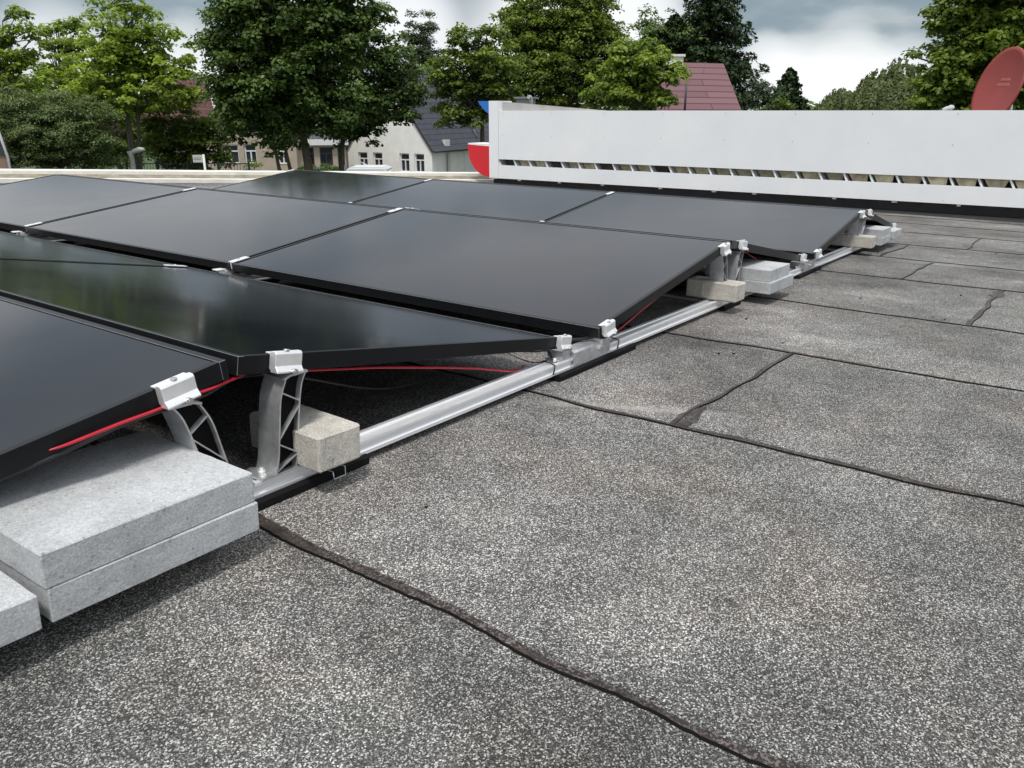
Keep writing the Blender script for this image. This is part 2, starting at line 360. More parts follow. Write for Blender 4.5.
# ------------------------------------------------------------------ solar panels
TH=0.1566; WM=1.134; LM=1.8638; PL=1.846; ZL=.12; ZH=ZL+WM*math.sin(TH); HX=WM*math.cos(TH); FH=.035
def panel_mesh():
    """local: x up the slope from the low edge (0..WM), y along (0..PL), top face z=0"""
    b1=bmesh.new(); e=.0006; t=.013
    for (x0,x1,y0,y1) in ((0,t,0,PL),(WM-t,WM,0,PL),(t+.0003,WM-t-.0003,0,t),(t+.0003,WM-t-.0003,PL-t,PL)):
        box(b1,x0,x1,y0,y1,-FH,0,0,bev=e if x1-x0<.1 else .0004,bmat=1 if x1-x0<.1 else 0)
    fm=bpy.data.meshes.new('frame'); b1.normal_update(); b1.to_mesh(fm); b1.free(); fm.materials.append(MATS['panel_frame']); fm.materials.append(MATS['frame_edge'])
    b2=bmesh.new(); box(b2,t,WM-t,t,PL-t,-.006,-.0022); gm=bpy.data.meshes.new('glass'); b2.normal_update(); b2.to_mesh(gm); b2.free(); gm.materials.append(MATS['panel_glass'])
    return fm,gm
fm,gm=panel_mesh()
G={'A':.0134,'B':.0134,'C':.0134,'D':.0134,'E':.0134,'F':.034}
RX={'A':0,'B':0,'C':2.450,'D':2.450,'E':4.855,'F':4.855}; Y0={'A':0,'B':0,'C':-.033,'D':-.033,'E':-.066,'F':-.066}
left=set('ACE')
def frame_of(r):
    """matrix taking slope coords to roof coords for row r at the near end"""
    if r in left: return Matrix.Translation((RX[r]-G[r]-HX,Y0[r],ZL))@Matrix.Rotation(-TH,4,'Y')
    # mirrored row: slope coordinate runs toward -x
    return Matrix.Translation((RX[r]+G[r]+HX,Y0[r]+PL,ZL))@Matrix.Rotation(PI,4,'Z')@Matrix.Rotation(-TH,4,'Y')
rowname={'A':'nearest row, sloping down toward the viewer','B':'second row, sloping away and reflecting trees','C':'third row, in the middle of the roof','D':'fourth row, sloping away behind the middle ridge','E':'fifth row, under the white sign wall','F':'last row, sloping away before the white sign wall'}
posname=['at the rail end beside the open felt','in the middle of the row','at the far end by the parapet']
lab={('A',0):'black panel cut by the left photo edge, above the big concrete slabs',
('A',1):'middle black panel of the row above the big slabs, left of the photo',
('A',2):'far black panel of the row above the big slabs, left of the photo',
('B',0):'black panel reflecting trees, low corner at the clamp above the red cable',
('B',1):'narrow visible black panel behind the tree-reflecting one, left edge of photo',
('B',2):'far black panel in the tree-reflecting row, beyond the left photo edge',
('C',0):'large black panel in the middle of the photo, propped beside the beige block',
('C',1):'black panel left of the large middle one, between two silver clamps',
('C',2):'black panel at the far left whose peak touches the cream parapet',
('D',0):'black panel falling away behind the grey slab pair and silver post',
('D',1):'hidden black panel behind the middle ridge, second from the rail end',
('D',2):'hidden black panel behind the middle ridge, nearest the parapet',
('E',0):'black panel on the right below the white sign wall, beside the farthest blocks',
('E',1):'black panel below the left end of the white sign wall',
('E',2):'black panel with dark green tree reflection, farthest at the parapet',
('F',0):'black panel sloping away behind the farthest slabs and post',
('F',1):'hidden black panel sloping away below the sign, second from the rail end',
('F',2):'hidden black panel sloping away below the sign, nearest the parapet'}
for r in 'ABCDEF':
    for j in range(3):
        M=Matrix.Translation((0,j*LM,0))@frame_of(r)
        base=empty('solar_module',RM@M,lab[(r,j)],'solar panel','black solar panels on the flat roof')
        for n_,me in (('frame',fm),('glass',gm)):
            o=bpy.data.objects.new(n_,me); COL.objects.link(o); o.parent=base
def slope_m(r,u,y):
    """roof-frame matrix at distance u below the ridge on row r, panel top; local x points toward the ridge horizontally-sloped, y = roof y"""
    s=-1 if r in left else 1
    x=RX[r]+s*(G[r]+u*math.cos(TH)); z=ZH-u*math.sin(TH)
    return Matrix.Translation((x,Y0[r]+y,z))@Matrix.Rotation(-TH if r in left else TH,4,'Y')

# ------------------------------------------------------------------ rails
RAILP=[(-.018,.018),(.034,.018),(.034,.026),(.029,.030),(.029,.040),(.034,.044),(.034,.050),(.022,.050),(.020,.046),(-.004,.046),(-.006,.050),(-.018,.050),(-.018,.044),(-.0125,.040),(-.0125,.030),(-.018,.026)]
rl=['long silver rail along the near edge of the panel field','silver rail hidden under the first joint between panels','silver rail hidden under the second joint between panels','silver rail under the far ends of the panels by the parapet']
for k in range(4):
    x0=-1.9 if k==0 else -1.4; x1=6.1
    dy=k*LM
    e=empty('mounting_rail',RT(0,dy,0),rl[k],'rail','silver mounting rails under the panels')
    bm=bmesh.new()
    P=[bm.verts.new for _ in ()]
    prism_pts=[(y,z) for y,z in RAILP]
    sk=-.0055   # the rail runs very slightly toward the viewer
    A=[bm.verts.new((x0,y+sk*x0,z)) for y,z in prism_pts]; B=[bm.verts.new((x1,y+sk*x1,z)) for y,z in prism_pts]; n=len(A)
    bm.faces.new(A); bm.faces.new(B[::-1])
    for i in range(n): bm.faces.new((A[i],B[i],B[(i+1)%n],A[(i+1)%n]))
    bmesh.ops.recalc_face_normals(bm,faces=bm.faces)
    finish('profile',bm,'rail_aluminium',e)
    for xa,xb in ((-.55,.30),(1.08,1.58),(2.42,2.62),(3.52,3.98),(4.82,5.1)):
        bm=bmesh.new(); y_=sk*(xa+xb)/2
        prism(bm,[(-.034+y_,.001),(.05+y_,.001),(.05+y_,.0165),(-.02+y_,.0165),(-.024+y_,.022),(-.034+y_,.016)],xa,xb,axis='x')
        finish('rubber_mat',bm,'black_rubber',e)
    for xc in (1.17+.125,3.62+.125):
        bm=bmesh.new(); y_=sk*xc
        prism(bm,[(-.0215+y_,.028),(-.0215+y_,.066),(-.012+y_,.071),(.030+y_,.071),(.037+y_,.066),(.037+y_,.028),(.0345+y_,.028),(.0345+y_,.0515),(-.0188+y_,.0515),(-.0188+y_,.028)],xc-.115,xc+.115,axis='x')
        finish('rail_connector',bm,'post_aluminium',e)
# open end piece of the sheet-metal clip below the first block
bm=bmesh.new()
tube(bm,[(.175,-.035,.030),(.175,-.056,.030),(.175,-.058,.014),(.207,-.058,.014),(.207,-.056,.032),(.207,-.035,.032)],.0016,6)
tag(finish('wire_clip',bm,'steel_bolt',mat4=RM),'small wire clip hanging below the near beige block','clip')

# ------------------------------------------------------------------ ridge posts with truss profile
def thick(bm,pts,t,y0,y1):
    P=[Vector((a,b)) for a,b in pts]; L_=[];R_=[]
    for i,p in enumerate(P):
        d=(P[min(i+1,len(P)-1)]-P[max(i-1,0)]).normalized(); n=Vector((-d.y,d.x))*t/2; L_.append(p+n); R_.append(p-n)
    n=len(P); ring=[(v.x,v.y) for v in L_]+[(v.x,v.y) for v in R_[::-1]]
    # split in quads to stay planar & robust
    def V(q,y): return bm.verts.new((q.x,y,q.y))
    rows=[(V(L_[i],y0),V(L_[i],y1),V(R_[i],y1),V(R_[i],y0)) for i in range(n)]
    for a,b in zip(rows,rows[1:]):
        for k in range(4): bm.faces.new((a[k],b[k],b[(k+1)%4],a[(k+1)%4])).smooth=False
    bm.faces.new(rows[0]); bm.faces.new(rows[-1][::-1])
def bez(pts,n=10):
    return [(v.x,v.y) for v in [Vector((p.x,p.y)) for p in smoothpath([(a,b,0) for a,b in pts],n)]]
def post_parts(e):
    """local: ridge at x=0, post on the +x side leaning outward at the top; z from rail top"""
    bm=bmesh.new(); y0,y1=-.022,.038
    inner=bez([(.064,.054),(.071,.085),(.077,.14),(.084,.20),(.098,.236)],6)
    outer=bez([(.112,.054),(.118,.09),(.124,.15),(.134,.215),(.147,.243)],6)
    thick(bm,inner,.0032,y0,y1); thick(bm,outer,.0032,y0,y1)
    def pt(c,t):
        i=t*(len(c)-1); k=min(int(i),len(c)-2); f=i-k; return (c[k][0]*(1-f)+c[k+1][0]*f,c[k][1]*(1-f)+c[k+1][1]*f)
    for k,(ta,tb) in enumerate([(.05,.2),(.38,.22),(.42,.60),(.82,.64)]):
        a,b=pt(inner,ta),pt(outer,tb); thick(bm,[(a[0]+.001,a[1]),(b[0]-.001,b[1])],.0026,y0+.0004,y1-.0004)
    bp=bmesh.new(); ni=len(inner)
    for i in range(ni-1):
        a,b_,c_,d_=inner[i],inner[i+1],outer[i+1],outer[i]
        bp.faces.new([bp.verts.new((q[0],y0+.012,q[1])) for q in (a,b_,c_,d_)])
    finish('cell_shade',bp,'shade_black',e)  # black sheet added for the deep shade inside the truss cells
    thick(bm,[(.094,.2375),(.110,.243),(.152,.243)],.0045,y0-.0005,y1+.0005)
    finish('post',bm,'post_aluminium',e)
    bm=bmesh.new(); prism(bm,[(.03,.0506),(.128,.0506),(.128,.0545),(.060,.0545),(.048,.058),(.03,.0548)],-.0225,.0385)
    finish('foot_plate',bm,'post_aluminium',e)
    bm=bmesh.new(); tube(bm,[(.045,0,.055),(.045,0,.064)],.0075,6); tube(bm,[(.045,0,.064),(.045,0,.069)],.004,8); finish('bolt',bm,'clamp_aluminium',e)
def clamp_parts(e,M,w=.063,flip=1):
    """end clamp gripping the near long edge. M: matrix in e's space of the panel top at clamp centre, x along slope"""
    bm=bmesh.new(); h=w/2
    # lip, body and lower flange as one profile in y-z
    prof=[(.011,.0012),(.011,.0042),(-.003,.0046),(-.007,.008),(-.017,.008),(-.020,.0035),(-.020,-.019),(-.027,-.029),(-.027,-.0322),(-.006,-.0322),(-.006,-.029),(-.0015,-.026),(-.0015,.0012)]
    prism(bm,prof,-h,h,axis='x',M=M)
    bmesh.ops.bevel(bm,geom=[e_ for e_ in bm.edges if e_.calc_face_angle(0)>.9],offset=.0007,segments=1,affect='EDGES')
    c=finish('clamp',bm,'clamp_aluminium',e)
    bm=bmesh.new()
    tube(bm,[M@Vector((-.002,-.013,.009)),M@Vector((-.002,-.013,.0115))],.006,8)
    finish('bolt',bm,'steel_bolt',c)
    bm=bmesh.new(); tube(bm,[M@Vector((.004,-.020,-.028)),M@Vector((.004,-.037,-.029))],.0038,6); tube(bm,[M@Vector((.004,-.032,-.029)),M@Vector((.004,-.036,-.029))],.0070,6)
    finish('bolt',bm,'steel_bolt',c)
def ridge_support(r,label,k=0,group='curved silver ridge posts on the near rail'):
    s=-1 if r in left else 1
    e=empty('ridge_support',RT(RX[r],0,0),label,'support',group)
    before=set(bpy.data.objects)
    post_parts(e)
    new=[o for o in bpy.data.objects if o not in before]
    dy=Y0[r]*.55
    for o in new:
        for v in o.data.vertices: v.co.x=v.co.x*s+((0 if r=='B' else .012) if s>0 else .012); v.co.y+=dy
        if s<0:
            o.data.flip_normals()
        # A-side posts lean more: shear toward the ridge at the foot
        if s<0:
            for v in o.data.vertices: v.co.x+=(.24-v.co.z)*.16+(.028 if r!='A' else 0)
    uu={'A':.108,'B':.100,'C':.085,'D':.112,'E':.085,'F':.112}[r]
    M=Matrix.Translation((-RX[r],0,0))@slope_m(r,uu,0)
    clamp_parts(e,M)
    return e
ridge_support('A','leaning silver truss post clamping the nearest panel above the slabs')
ridge_support('B','broad silver truss post in front of the near beige block')
ridge_support('C','dull grey plate post behind the middle beige block')
ridge_support('D','shiny silver post left of the middle slab pair')
ridge_support('E','grey plate post behind the farthest beige block')
ridge_support('F','bright silver post left of the farthest slabs')
# black grommet on the B post head
# low supports in the valleys
def low_support(r,label,u_end=.03,k=0,group='low silver clamps in the valleys'):
    s=-1 if r in left else 1
    x=RX[r]+s*(G[r]+HX)
    e=empty('low_clamp',RT(x,k*LM,0),label,'clamp',group)
    xs=.045 if r in left else -.012
    M=Matrix.Translation((-x,0,0))@slope_m(r,WM-(xs if r in left else -(-xs)),0)
    M=Matrix.Translation((0,0,0))@M
    clamp_parts(e,M,.058)
    bm=bmesh.new()
    c=M.translation.x
    y_=Y0[r]*.5
    prism(bm,[(c-.034,.0506),(c+.036,.0506),(c+.034,.056),(c+.022,.060),(c+.020,.0805),(c-.02,.0805),(c-.022,.060),(c-.032,.056)],-.020+y_,.034+y_)
    finish('foot',bm,'post_aluminium',e)
    bm=bmesh.new(); tube(bm,[(c+.04*s*-1,-.004+y_,.051),(c+.04*s*-1,-.004+y_,.062)],.0055,6); finish('bolt',bm,'clamp_aluminium',e)
    bm=bmesh.new(); box(bm,c-.04+.045*s,c-.032+.06*s,-.014,.028,.0555,.0635,bev=.001); finish('spring_nut',bm,'black_plastic',e)
    return e
low_support('B','low silver clamp holding the tree-reflecting panel above the red cable end')
low_support('C','silver clamp at the low corner of the large middle panel')
low_support('D','low silver clamp just right of the middle slab pair')
low_support('E','silver clamp at the low corner of the panel below the sign')
low_support('F','low silver clamp behind the farthest slabs')
# mid clamps on the joints between neighbouring panels
mid=[('C',1,.055,'silver strip clamp at the top of the joint beside the large middle panel'),('C',1,WM-.05,'silver strip clamp at the bottom of the joint beside the large middle panel'),
('C',2,.055,'silver strip clamp atop the left joint near the parapet'),('C',2,WM-.05,'silver strip clamp low on the leftmost joint'),
('B',1,WM-.06,'silver strip clamp on the joint of the tree-reflecting row'),('B',2,WM-.06,'silver strip clamp on the far joint of the tree-reflecting row'),
('E',1,.06,'silver strip clamp on the ridge below the white sign wall'),('E',2,.06,'silver strip clamp on the ridge before the white house'),
('E',3,.06,'silver strip clamp on the far peak beneath the maple trunk'),('E',1,WM-.06,'low strip clamp in the hidden valley of the sign-side row'),('E',2,WM-.06,'low strip clamp at the dark reflecting panel'),
('A',1,.06,'silver strip clamp on the nearest row beyond the left photo edge'),('D',1,.06,'silver strip clamp just behind the middle ridge')]
for r,k,u,l_ in mid:
    M=slope_m(r,u,k*LM-.009)
    bm=bmesh.new(); box(bm,-.045,.045,-.017,.017,.0006,.0046,bev=.0008); 
    box(bm,-.045,.045,-.006,.006,-.03,.0006)
    e=finish('panel_clamp',bm,'clamp_aluminium',mat4=RM@M); tag(e,l_,'clamp','strip clamps on the joints between panels')
    bm=bmesh.new(); tube(bm,[(0,0,.0046),(0,0,.008)],.006,8); finish('bolt',bm,'steel_bolt',e)
# small feet visible under the C row joints
for k,l_ in ((1,'small silver foot under the joint at the left of the large middle panel'),(2,'small silver foot under the leftmost joint')):
    x=RX['C']-G['C']-HX; bm=bmesh.new()
    box(bm,x-.03,x+.05,-.03,.03,.0506,.056,bev=.001); box(bm,x-.005,x+.035,-.02,.02,.0562,.083,bev=.001); box(bm,x-.055,x-.01,-.03,.012,.088,.094,bev=.001); tube(bm,[(x-.03,-.01,.056),(x-.03,-.01,.088)],.006,6)
    o=finish('rail_foot',bm,'clamp_aluminium',mat4=RT(0,k*LM,0)); tag(o,l_,'foot','small feet under the panel joints')

# ------------------------------------------------------------------ slabs and blocks
def rough_block(x0,x1,y0,y1,z0,z1,bev=.004,seed=0,amp=.0012,cuts=14):
    bm=bmesh.new(); cx,cy=(x0+x1)/2,(y0+y1)/2
    box(bm,x0-cx,x1-cx,y0-cy,y1-cy,z0,z1)
    bmesh.ops.bevel(bm,geom=list(bm.edges),offset=bev,segments=1,profile=.5,affect='EDGES')
    es=[e for e in bm.edges if e.calc_length()>.03]
    bmesh.ops.subdivide_edges(bm,edges=es,cuts=cuts,use_grid_fill=True)
    from mathutils import noise as N
    for v in bm.verts:
        p=v.co*70+Vector((seed*7.3,0,0)); q=v.co*18+Vector((0,seed*5.1,0))
        v.co+=Vector((N.noise(p),N.noise(p+Vector((9,9,9))),N.noise(p+Vector((3,17,5)))))*amp+Vector((N.noise(q),N.noise(q+Vector((4,4,4))),0))*amp*.8
    return bm,cx,cy
def slab(x0,x1,y0,y1,z0,label,rz=0,seed=0,th=.050,group='grey concrete ballast slabs'):
    bm,cx,cy=rough_block(x0,x1,y0,y1,0,th,.0018,seed,.0006,16)
    o=finish('concrete_slab',bm,'slab_concrete',mat4=RT(cx,cy,z0,rz)); return tag(o,label,'slab',group)
Z0=.0515
slab(-.432,-.098,-.170,.140,Z0+.0515,'big light grey slab on top of the nearest stack, under the panel edge',R(.3),1,.052)
slab(-.428,-.094,-.172,.138,Z0,'lower light grey slab of the nearest stack, overhanging the felt',R(-.3),2,.051)
slab(-.775,-.441,-.172,.138,Z0,'single grey slab cut by the left photo edge',R(-.6),3,.051)
slab(2.675,2.975,-.145,.155,Z0+.0515,'upper pale slab of the middle pair behind the beige block',R(0),4,.052)
slab(2.665,3.005,-.160,.145,Z0,'lower pale slab of the middle pair, overhanging the felt',R(-.5),5,.051)
slab(5.05,5.36,-.165,.135,Z0+.0515,'upper pale slab of the farthest pair, right of the bright post',R(0),6,.052)
slab(5.04,5.35,-.170,.130,Z0,'lower pale slab of the farthest pair, right of the last block',R(.4),7,.051)
slab(5.38,5.68,-.185,.115,Z0+.02,'farthest single pale slab peeking out behind the farthest pair',R(0),8,.05)
def block(x0,x1,y0,y1,z0,label,rz=0,seed=0):
    bm,cx,cy=rough_block(x0,x1,y0,y1,0,.076,.005,seed,.0007,12)
    # spacer rib and groove on the long face
    for yy in ((y1-y0)*.17,): 
        box(bm,-(x1-x0)/2-.0025,-(x1-x0)/2+.004,yy-.005,yy+.005,.008,.07)
    o=finish('paving_block',bm,'block_concrete',mat4=RT(cx,cy,z0,rz)); return tag(o,label,'paving block','beige concrete blocks on the rail')
block(.118,.228,-.088,.132,Z0+.002,'nearest beige block, on the rail behind the broad truss post',R(-2),11)
block(2.358,2.466,-.112,.112,Z0+.002,'middle beige block standing across the rail before the grey plate post',R(-1),12)
block(4.78,4.895,-.160,.118,Z0+.002,'farthest beige block at the end of the rail',R(0),13)

# ------------------------------------------------------------------ cables
def cable(pts,rad,mat,name,label,cat='cable',n=8):
    bm=bmesh.new(); sp=smoothpath(pts,10); tube(bm,sp,[rad*min(1,.25+.06*i) for i in range(len(sp))],n); o=finish(name,bm,mat,mat4=RM); return tag(o,label,cat)
cable([(-.335,.006,.2215),(-.302,-.006,.227),(-.22,-.010,.238),(-.145,-.006,.243),(-.10,.01,.246),(-.059,.0,.250),(.02,.018,.252),(.10,.05,.245),(.168,.03,.230),(.28,.024,.209),(.394,.022,.187),(.55,.022,.152),(.75,.022,.105),(.93,.026,.056),(1.02,.050,.045)],.0030,'red_cable','solar_cable','red cable running from the nearest panel under the tree-reflecting panel to the rail')
cable([(-.62,.016,.160),(-.45,.010,.190),(-.3,.0,.215),(-.2,.004,.230),(-.06,.01,.238),(.05,.05,.240),(.2,.08,.20),(.5,.12,.09),(.8,.16,.05)],.0036,'black_plastic','solar_cable','black cable beside the long red cable under the nearest panels')
cable([(1.46,.03,.052),(1.54,.014,.065),(1.70,.012,.104),(1.861,.012,.140),(2.0,.03,.170),(2.2,.06,.2)],.003,'red_cable','solar_cable','thin red cable rising from the rail under the large middle panel')
cable([(2.56,.03,.235),(2.70,.02,.215),(2.85,.03,.20),(3.0,.06,.17),(3.2,.08,.12)],.0036,'red_cable','solar_cable','short red cable above the middle slab pair')
cable([(3.95,.03,.06),(4.1,.0,.10),(4.25,-.02,.135),(4.45,-.01,.18),(4.6,.03,.2)],.0038,'red_cable','solar_cable','short red cable under the panel below the sign')
cable([(.86,.25,.10),(.95,.16,.085),(1.02,.10,.082),(1.08,.05,.078),(1.12,.03,.074),(1.10,.0,.058)],.0022,'black_plastic','cable_loop','thin black lead hanging behind the low clamp above the red cable end')
cable([(1.00,.10,.083),(1.02,.06,.066),(1.05,.03,.054),(1.10,.02,.052)],.0020,'black_plastic','cable_loop','short thin black lead dropping to the rail')
cable([(1.17,.12,.085),(1.25,.05,.08),(1.34,.0,.082),(1.40,.02,.08)],.005,'black_plastic','solar_cable','black cable crossing the first valley above the rail connector')
for x,l_ in ((1.075,'black cable tie round the rail left of the connector'),(1.475,'black cable tie round the rail right of the connector')):
    bm=bmesh.new(); y_=-.0055*x
    P=[(x-.01,-.0205+y_,.024),(x-.004,-.0215+y_,.052),(x+.004,.0+y_,.053),(x+.012,.03+y_,.053),(x+.015,.037+y_,.045)]
    tube(bm,P,.0022,6); tag(finish('cable_tie',bm,'black_plastic',mat4=RM),l_,'cable tie','black cable ties round the near rail')

# ------------------------------------------------------------------ sign box at the roof edge (world frame, upright)
pr=at(1024,207,8.28); pl=at(489,177,12.1); zb=-.315+0*pr.z
def horiz(px,depth): 
    p=at(px,112,depth); return Vector((p.x,p.y,0))
Rr=horiz(1024,8.28); Ll=horiz(489,12.1); U=(Rr-Ll).normalized(); Nn=Vector((U.y,-U.x,0))
if Nn.dot(FWD)<0: Nn=-Nn                                   # pointing away from the viewer
LEN=(Rr-Ll).length+2.6; zc=CW.z
ang=math.atan2(U.y,U.x)
SM=Matrix.Translation(Ll)@Matrix(((U.x,Nn.x,0,0),(U.y,Nn.y,0,0),(0,0,1,0),(0,0,0,1)))
def dz(py,px,depth): return at(px,py,depth).z
zt=dz(110.3,1024,8.28); g1=dz(179.8,1024,8.28); g0=dz(188.2,1024,8.28); bz=dz(207,1024,8.28)
sign=empty('sign_box',SM,'long white sheet metal sign box seen from behind at the roof edge','sign')
bm=bmesh.new()
# upper sheets (with butt joints) and lower band
js=[.17,7.6,LEN]
for a,b_ in zip(js,js[1:]): box(bm,a+.0005,b_-.0005,0,.012,g1,zt,bev=.0006)
finish('upper_sheet',bm,'white_sheet',sign)
bm=bmesh.new()
for a,b_ in zip(js,js[1:]): box(bm,a+.0005,b_-.0005,-.004,.010,bz,g0,bev=.0006)
finish('lower_sheet',bm,'white_sheet',sign)
bm=bmesh.new(); box(bm,0,.168,-.008,.34,bz-.0,zt+.135,bev=.003); finish('end_panel',bm,'white_sheet',sign)
bm=bmesh.new(); box(bm,.17,LEN,.33,.345,bz,zt-.02); finish('front_sheet',bm,'white_sheet',sign)
bm=bmesh.new(); box(bm,.17,LEN,.014,.328,zt-.03,zt-.012); finish('top_sheet',bm,'white_sheet',sign)
bm=bmesh.new(); prism(bm,[(.17,zt-.01),(.17,zt+.125),(1.9,zt+.0),(1.9,zt-.01)],.10,.12); finish('sloping_flashing',bm,'strip_grey',sign)
# diagonal ribs inside the slot
x=.2; k=0; rr=random.Random(3)
while x<LEN-.3:
    bm=bmesh.new(); q=rr.uniform(-.01,.01)
    prism(bm,[(x+q,g0-.03),(x+.022+q,g0-.03),(x-.055+q,g1+.03),(x-.077+q,g1+.03)],.018,.30)
    finish('rib',bm,'white_sheet',sign)
    bm=bmesh.new(); d=.05+rr.uniform(0,.05)+.05*(x<5)
    prism(bm,[(x+.05,g0-.02),(x+rr.uniform(.17,.20),g0-.02),(x+rr.uniform(.19,.23),g1+.02),(x-.03,g1+.02)],d,d+.02)
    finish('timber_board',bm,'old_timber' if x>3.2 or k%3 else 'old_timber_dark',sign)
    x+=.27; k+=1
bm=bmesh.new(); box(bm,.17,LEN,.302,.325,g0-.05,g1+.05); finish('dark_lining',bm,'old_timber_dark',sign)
x=.5
while x<LEN:
    w=rr.uniform(.03,.06); bm=bmesh.new(); box(bm,x,x+w,.015,.06,bz-.022,bz+.01); finish('bracket',bm,'white_paint',sign); x+=rr.uniform(.5,1.1)
# screws along the sheets
bm=bmesh.new(); 
for z in (zt-.03,(g1+zt)/2,bz+.03):
    x=.25
    while x<LEN: box(bm,x-.004,x+.004,-.0065,-.0005 if z>g0 else -.0045,z-.004,z+.004); x+=.83
finish('screw',bm,'grey_paint',sign)
# red rounded and blue wedge pieces of the sign face at the left end
zA=dz(145,489,12.1); zB=dz(177,489,12.1); h=zA-zB; w=.40
pts=[(0,zB+.01),(0,zA-.02)]+[(-w*1.0,zA)]+[(-w*math.cos(t)*1.0,zA-.06-(h-.06)*math.sin(t)) for t in [R(a) for a in (5,18,32,46,60,74,86)]]
o_=[]
bm=bmesh.new(); prism(bm,pts,.0,.02); finish('red_face',bm,'red_plastic',sign)
bm=bmesh.new(); prism(bm,[(-.004,zA-.019),(-w,zA+.001),(-w,zA+.02),(-.004,zA+.012)],.0,.4); finish('red_piece_top',bm,'white_sheet',sign)
bm=bmesh.new(); prism(bm,[(0,zt+.134),(-.20,zt+.134),(-.17,zt+.09),(-.07,zt+.0),(0,zt-.045)],.0,.02); finish('blue_face',bm,'blue_plastic',sign)
# vent pipes behind
def simple_world(name,p,build,mat,label,cat,rz=0,group=None):
    bm=bmesh.new(); build(bm); return tag(finish(name,bm,mat,mat4=WT(p,rz)),label,cat,group)
# dark upstand below the box
bm=bmesh.new(); 
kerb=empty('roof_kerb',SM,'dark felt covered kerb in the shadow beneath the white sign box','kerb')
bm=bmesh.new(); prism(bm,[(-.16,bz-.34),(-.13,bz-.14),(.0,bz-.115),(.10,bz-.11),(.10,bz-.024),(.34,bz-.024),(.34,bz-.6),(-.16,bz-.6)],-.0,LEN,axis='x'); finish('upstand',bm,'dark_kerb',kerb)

# satellite dish
dp=at(997,87,9.6)
vb=(CW-dp).normalized(); rt=vb.cross(Vector((0,0,1))).normalized()*-1; up=rt.cross(vb)*-1
if up.z<0: up=-up
if rt.dot(RGT)<0: rt=-rt
nrm=(vb*math.cos(R(52))+(-rt*.95+up*.33).normalized()*math.sin(R(52))).normalized()
sx=(up-nrm*up.dot(nrm)).normalized(); sy=nrm.cross(sx)
DM=Matrix.Translation(dp)@Matrix(((sx.x,sy.x,nrm.x,0),(sx.y,sy.y,nrm.y,0),(sx.z,sy.z,nrm.z,0),(0,0,0,1)))
dish=empty('satellite_dish',DM,'faded red satellite dish rising behind the white sign box','satellite dish')
bm=bmesh.new(); ra,rb=.44,.345; prev=None
for i in range(13):
    f=i/12; ring=[bm.verts.new((ra*f*math.cos(2*PI*k/40),rb*f*math.sin(2*PI*k/40),.07*f*f-.07)) for k in range(40)] if i else [bm.verts.new((0,0,-.07))]
    if prev:
        for k in range(40):
            if len(prev)==1: bm.faces.new((prev[0],ring[k],ring[(k+1)%40]))
            else: bm.faces.new((prev[k],ring[k],ring[(k+1)%40],prev[(k+1)%40]))
    prev=ring
ring2=[bm.verts.new((v.co.x*1.012,v.co.y*1.012,v.co.z-.022)) for v in prev]
for k in range(40): bm.faces.new((prev[k],ring2[k],ring2[(k+1)%40],prev[(k+1)%40]))
c=bm.verts.new((0,0,-.092))
for k in range(40): bm.faces.new((ring2[k],c,ring2[(k+1)%40]))
for f in bm.faces: f.smooth=True
finish('reflector',bm,'dish_red',dish)
bm=bmesh.new(); rr=random.Random(4)
for row,(x0,x1) in enumerate(((-.06,.06),(-.09,.08))):
    y=x0
    while y<x1:
        w=rr.uniform(.012,.02); zz=.07*(( .10-row*.06)**2+y*y)/(.45**2)-.07
        box(bm,.085-row*.055,.115-row*.055,-y-w,-y,zz+.002,zz+.0035); y+=w+.006
finish('lettering',bm,'dish_mark',dish)
bm=bmesh.new(); tube(bm,[(-.05,0,-.09),(-.05,0,-.22),(-.35,-.02,-.35),(-.8,-.02,-.45)],.024,8); box(bm,-.16,.06,-.05,.05,-.17,-.0925)
finish('mast',bm,'grey_paint',dish)
bm=bmesh.new(); tube(bm,[(-.40,0,-.03),(-.50,0,.2),(-.45,0,.42)],.012,8); finish('feed_arm',bm,'grey_paint',dish)
bp_=at(951,107.5,9.0)
bm=bmesh.new(); 
bmesh.ops.create_uvsphere(bm,u_segments=12,v_segments=8,radius=.034,matrix=Matrix.Translation((0,0,0))@Matrix.Diagonal((1.1,.8,.8,1)))
tube(bm,[(0,0,0),(-.05,0,-.01),(-.09,0,-.02)],[.022,.02,.012],8); tube(bm,[(0,0,0),(.0,0,-.4)],.014,8)
tag(finish('antenna_head',bm,'grey_paint',mat4=WT(bp_,math.atan2(-RGT.y,-RGT.x)+PI)),'small grey antenna head poking up over the sign box edge','antenna')
for px,py,hh in ((531,99,.14),):
    p=at(px,py,13.5); bm=bmesh.new(); tube(bm,[(0,0,-.6),(0,0,0),(-.03,0,.03),(-.07,0,.03)],.03,8); tag(finish('vent_pipe',bm,'grey_paint',mat4=WT(p)),'small bent grey vent pipe behind the sign box','vent pipe')
p=at(526,100,14.5); bm=bmesh.new(); box(bm,-.12,.12,-.12,.12,-.6,.02); box(bm,-.15,.15,-.15,.15,.0205,.05); tag(finish('roof_vent',bm,'grey_panel',mat4=WT(p)),'dark grey square roof vent behind the sign box','vent')

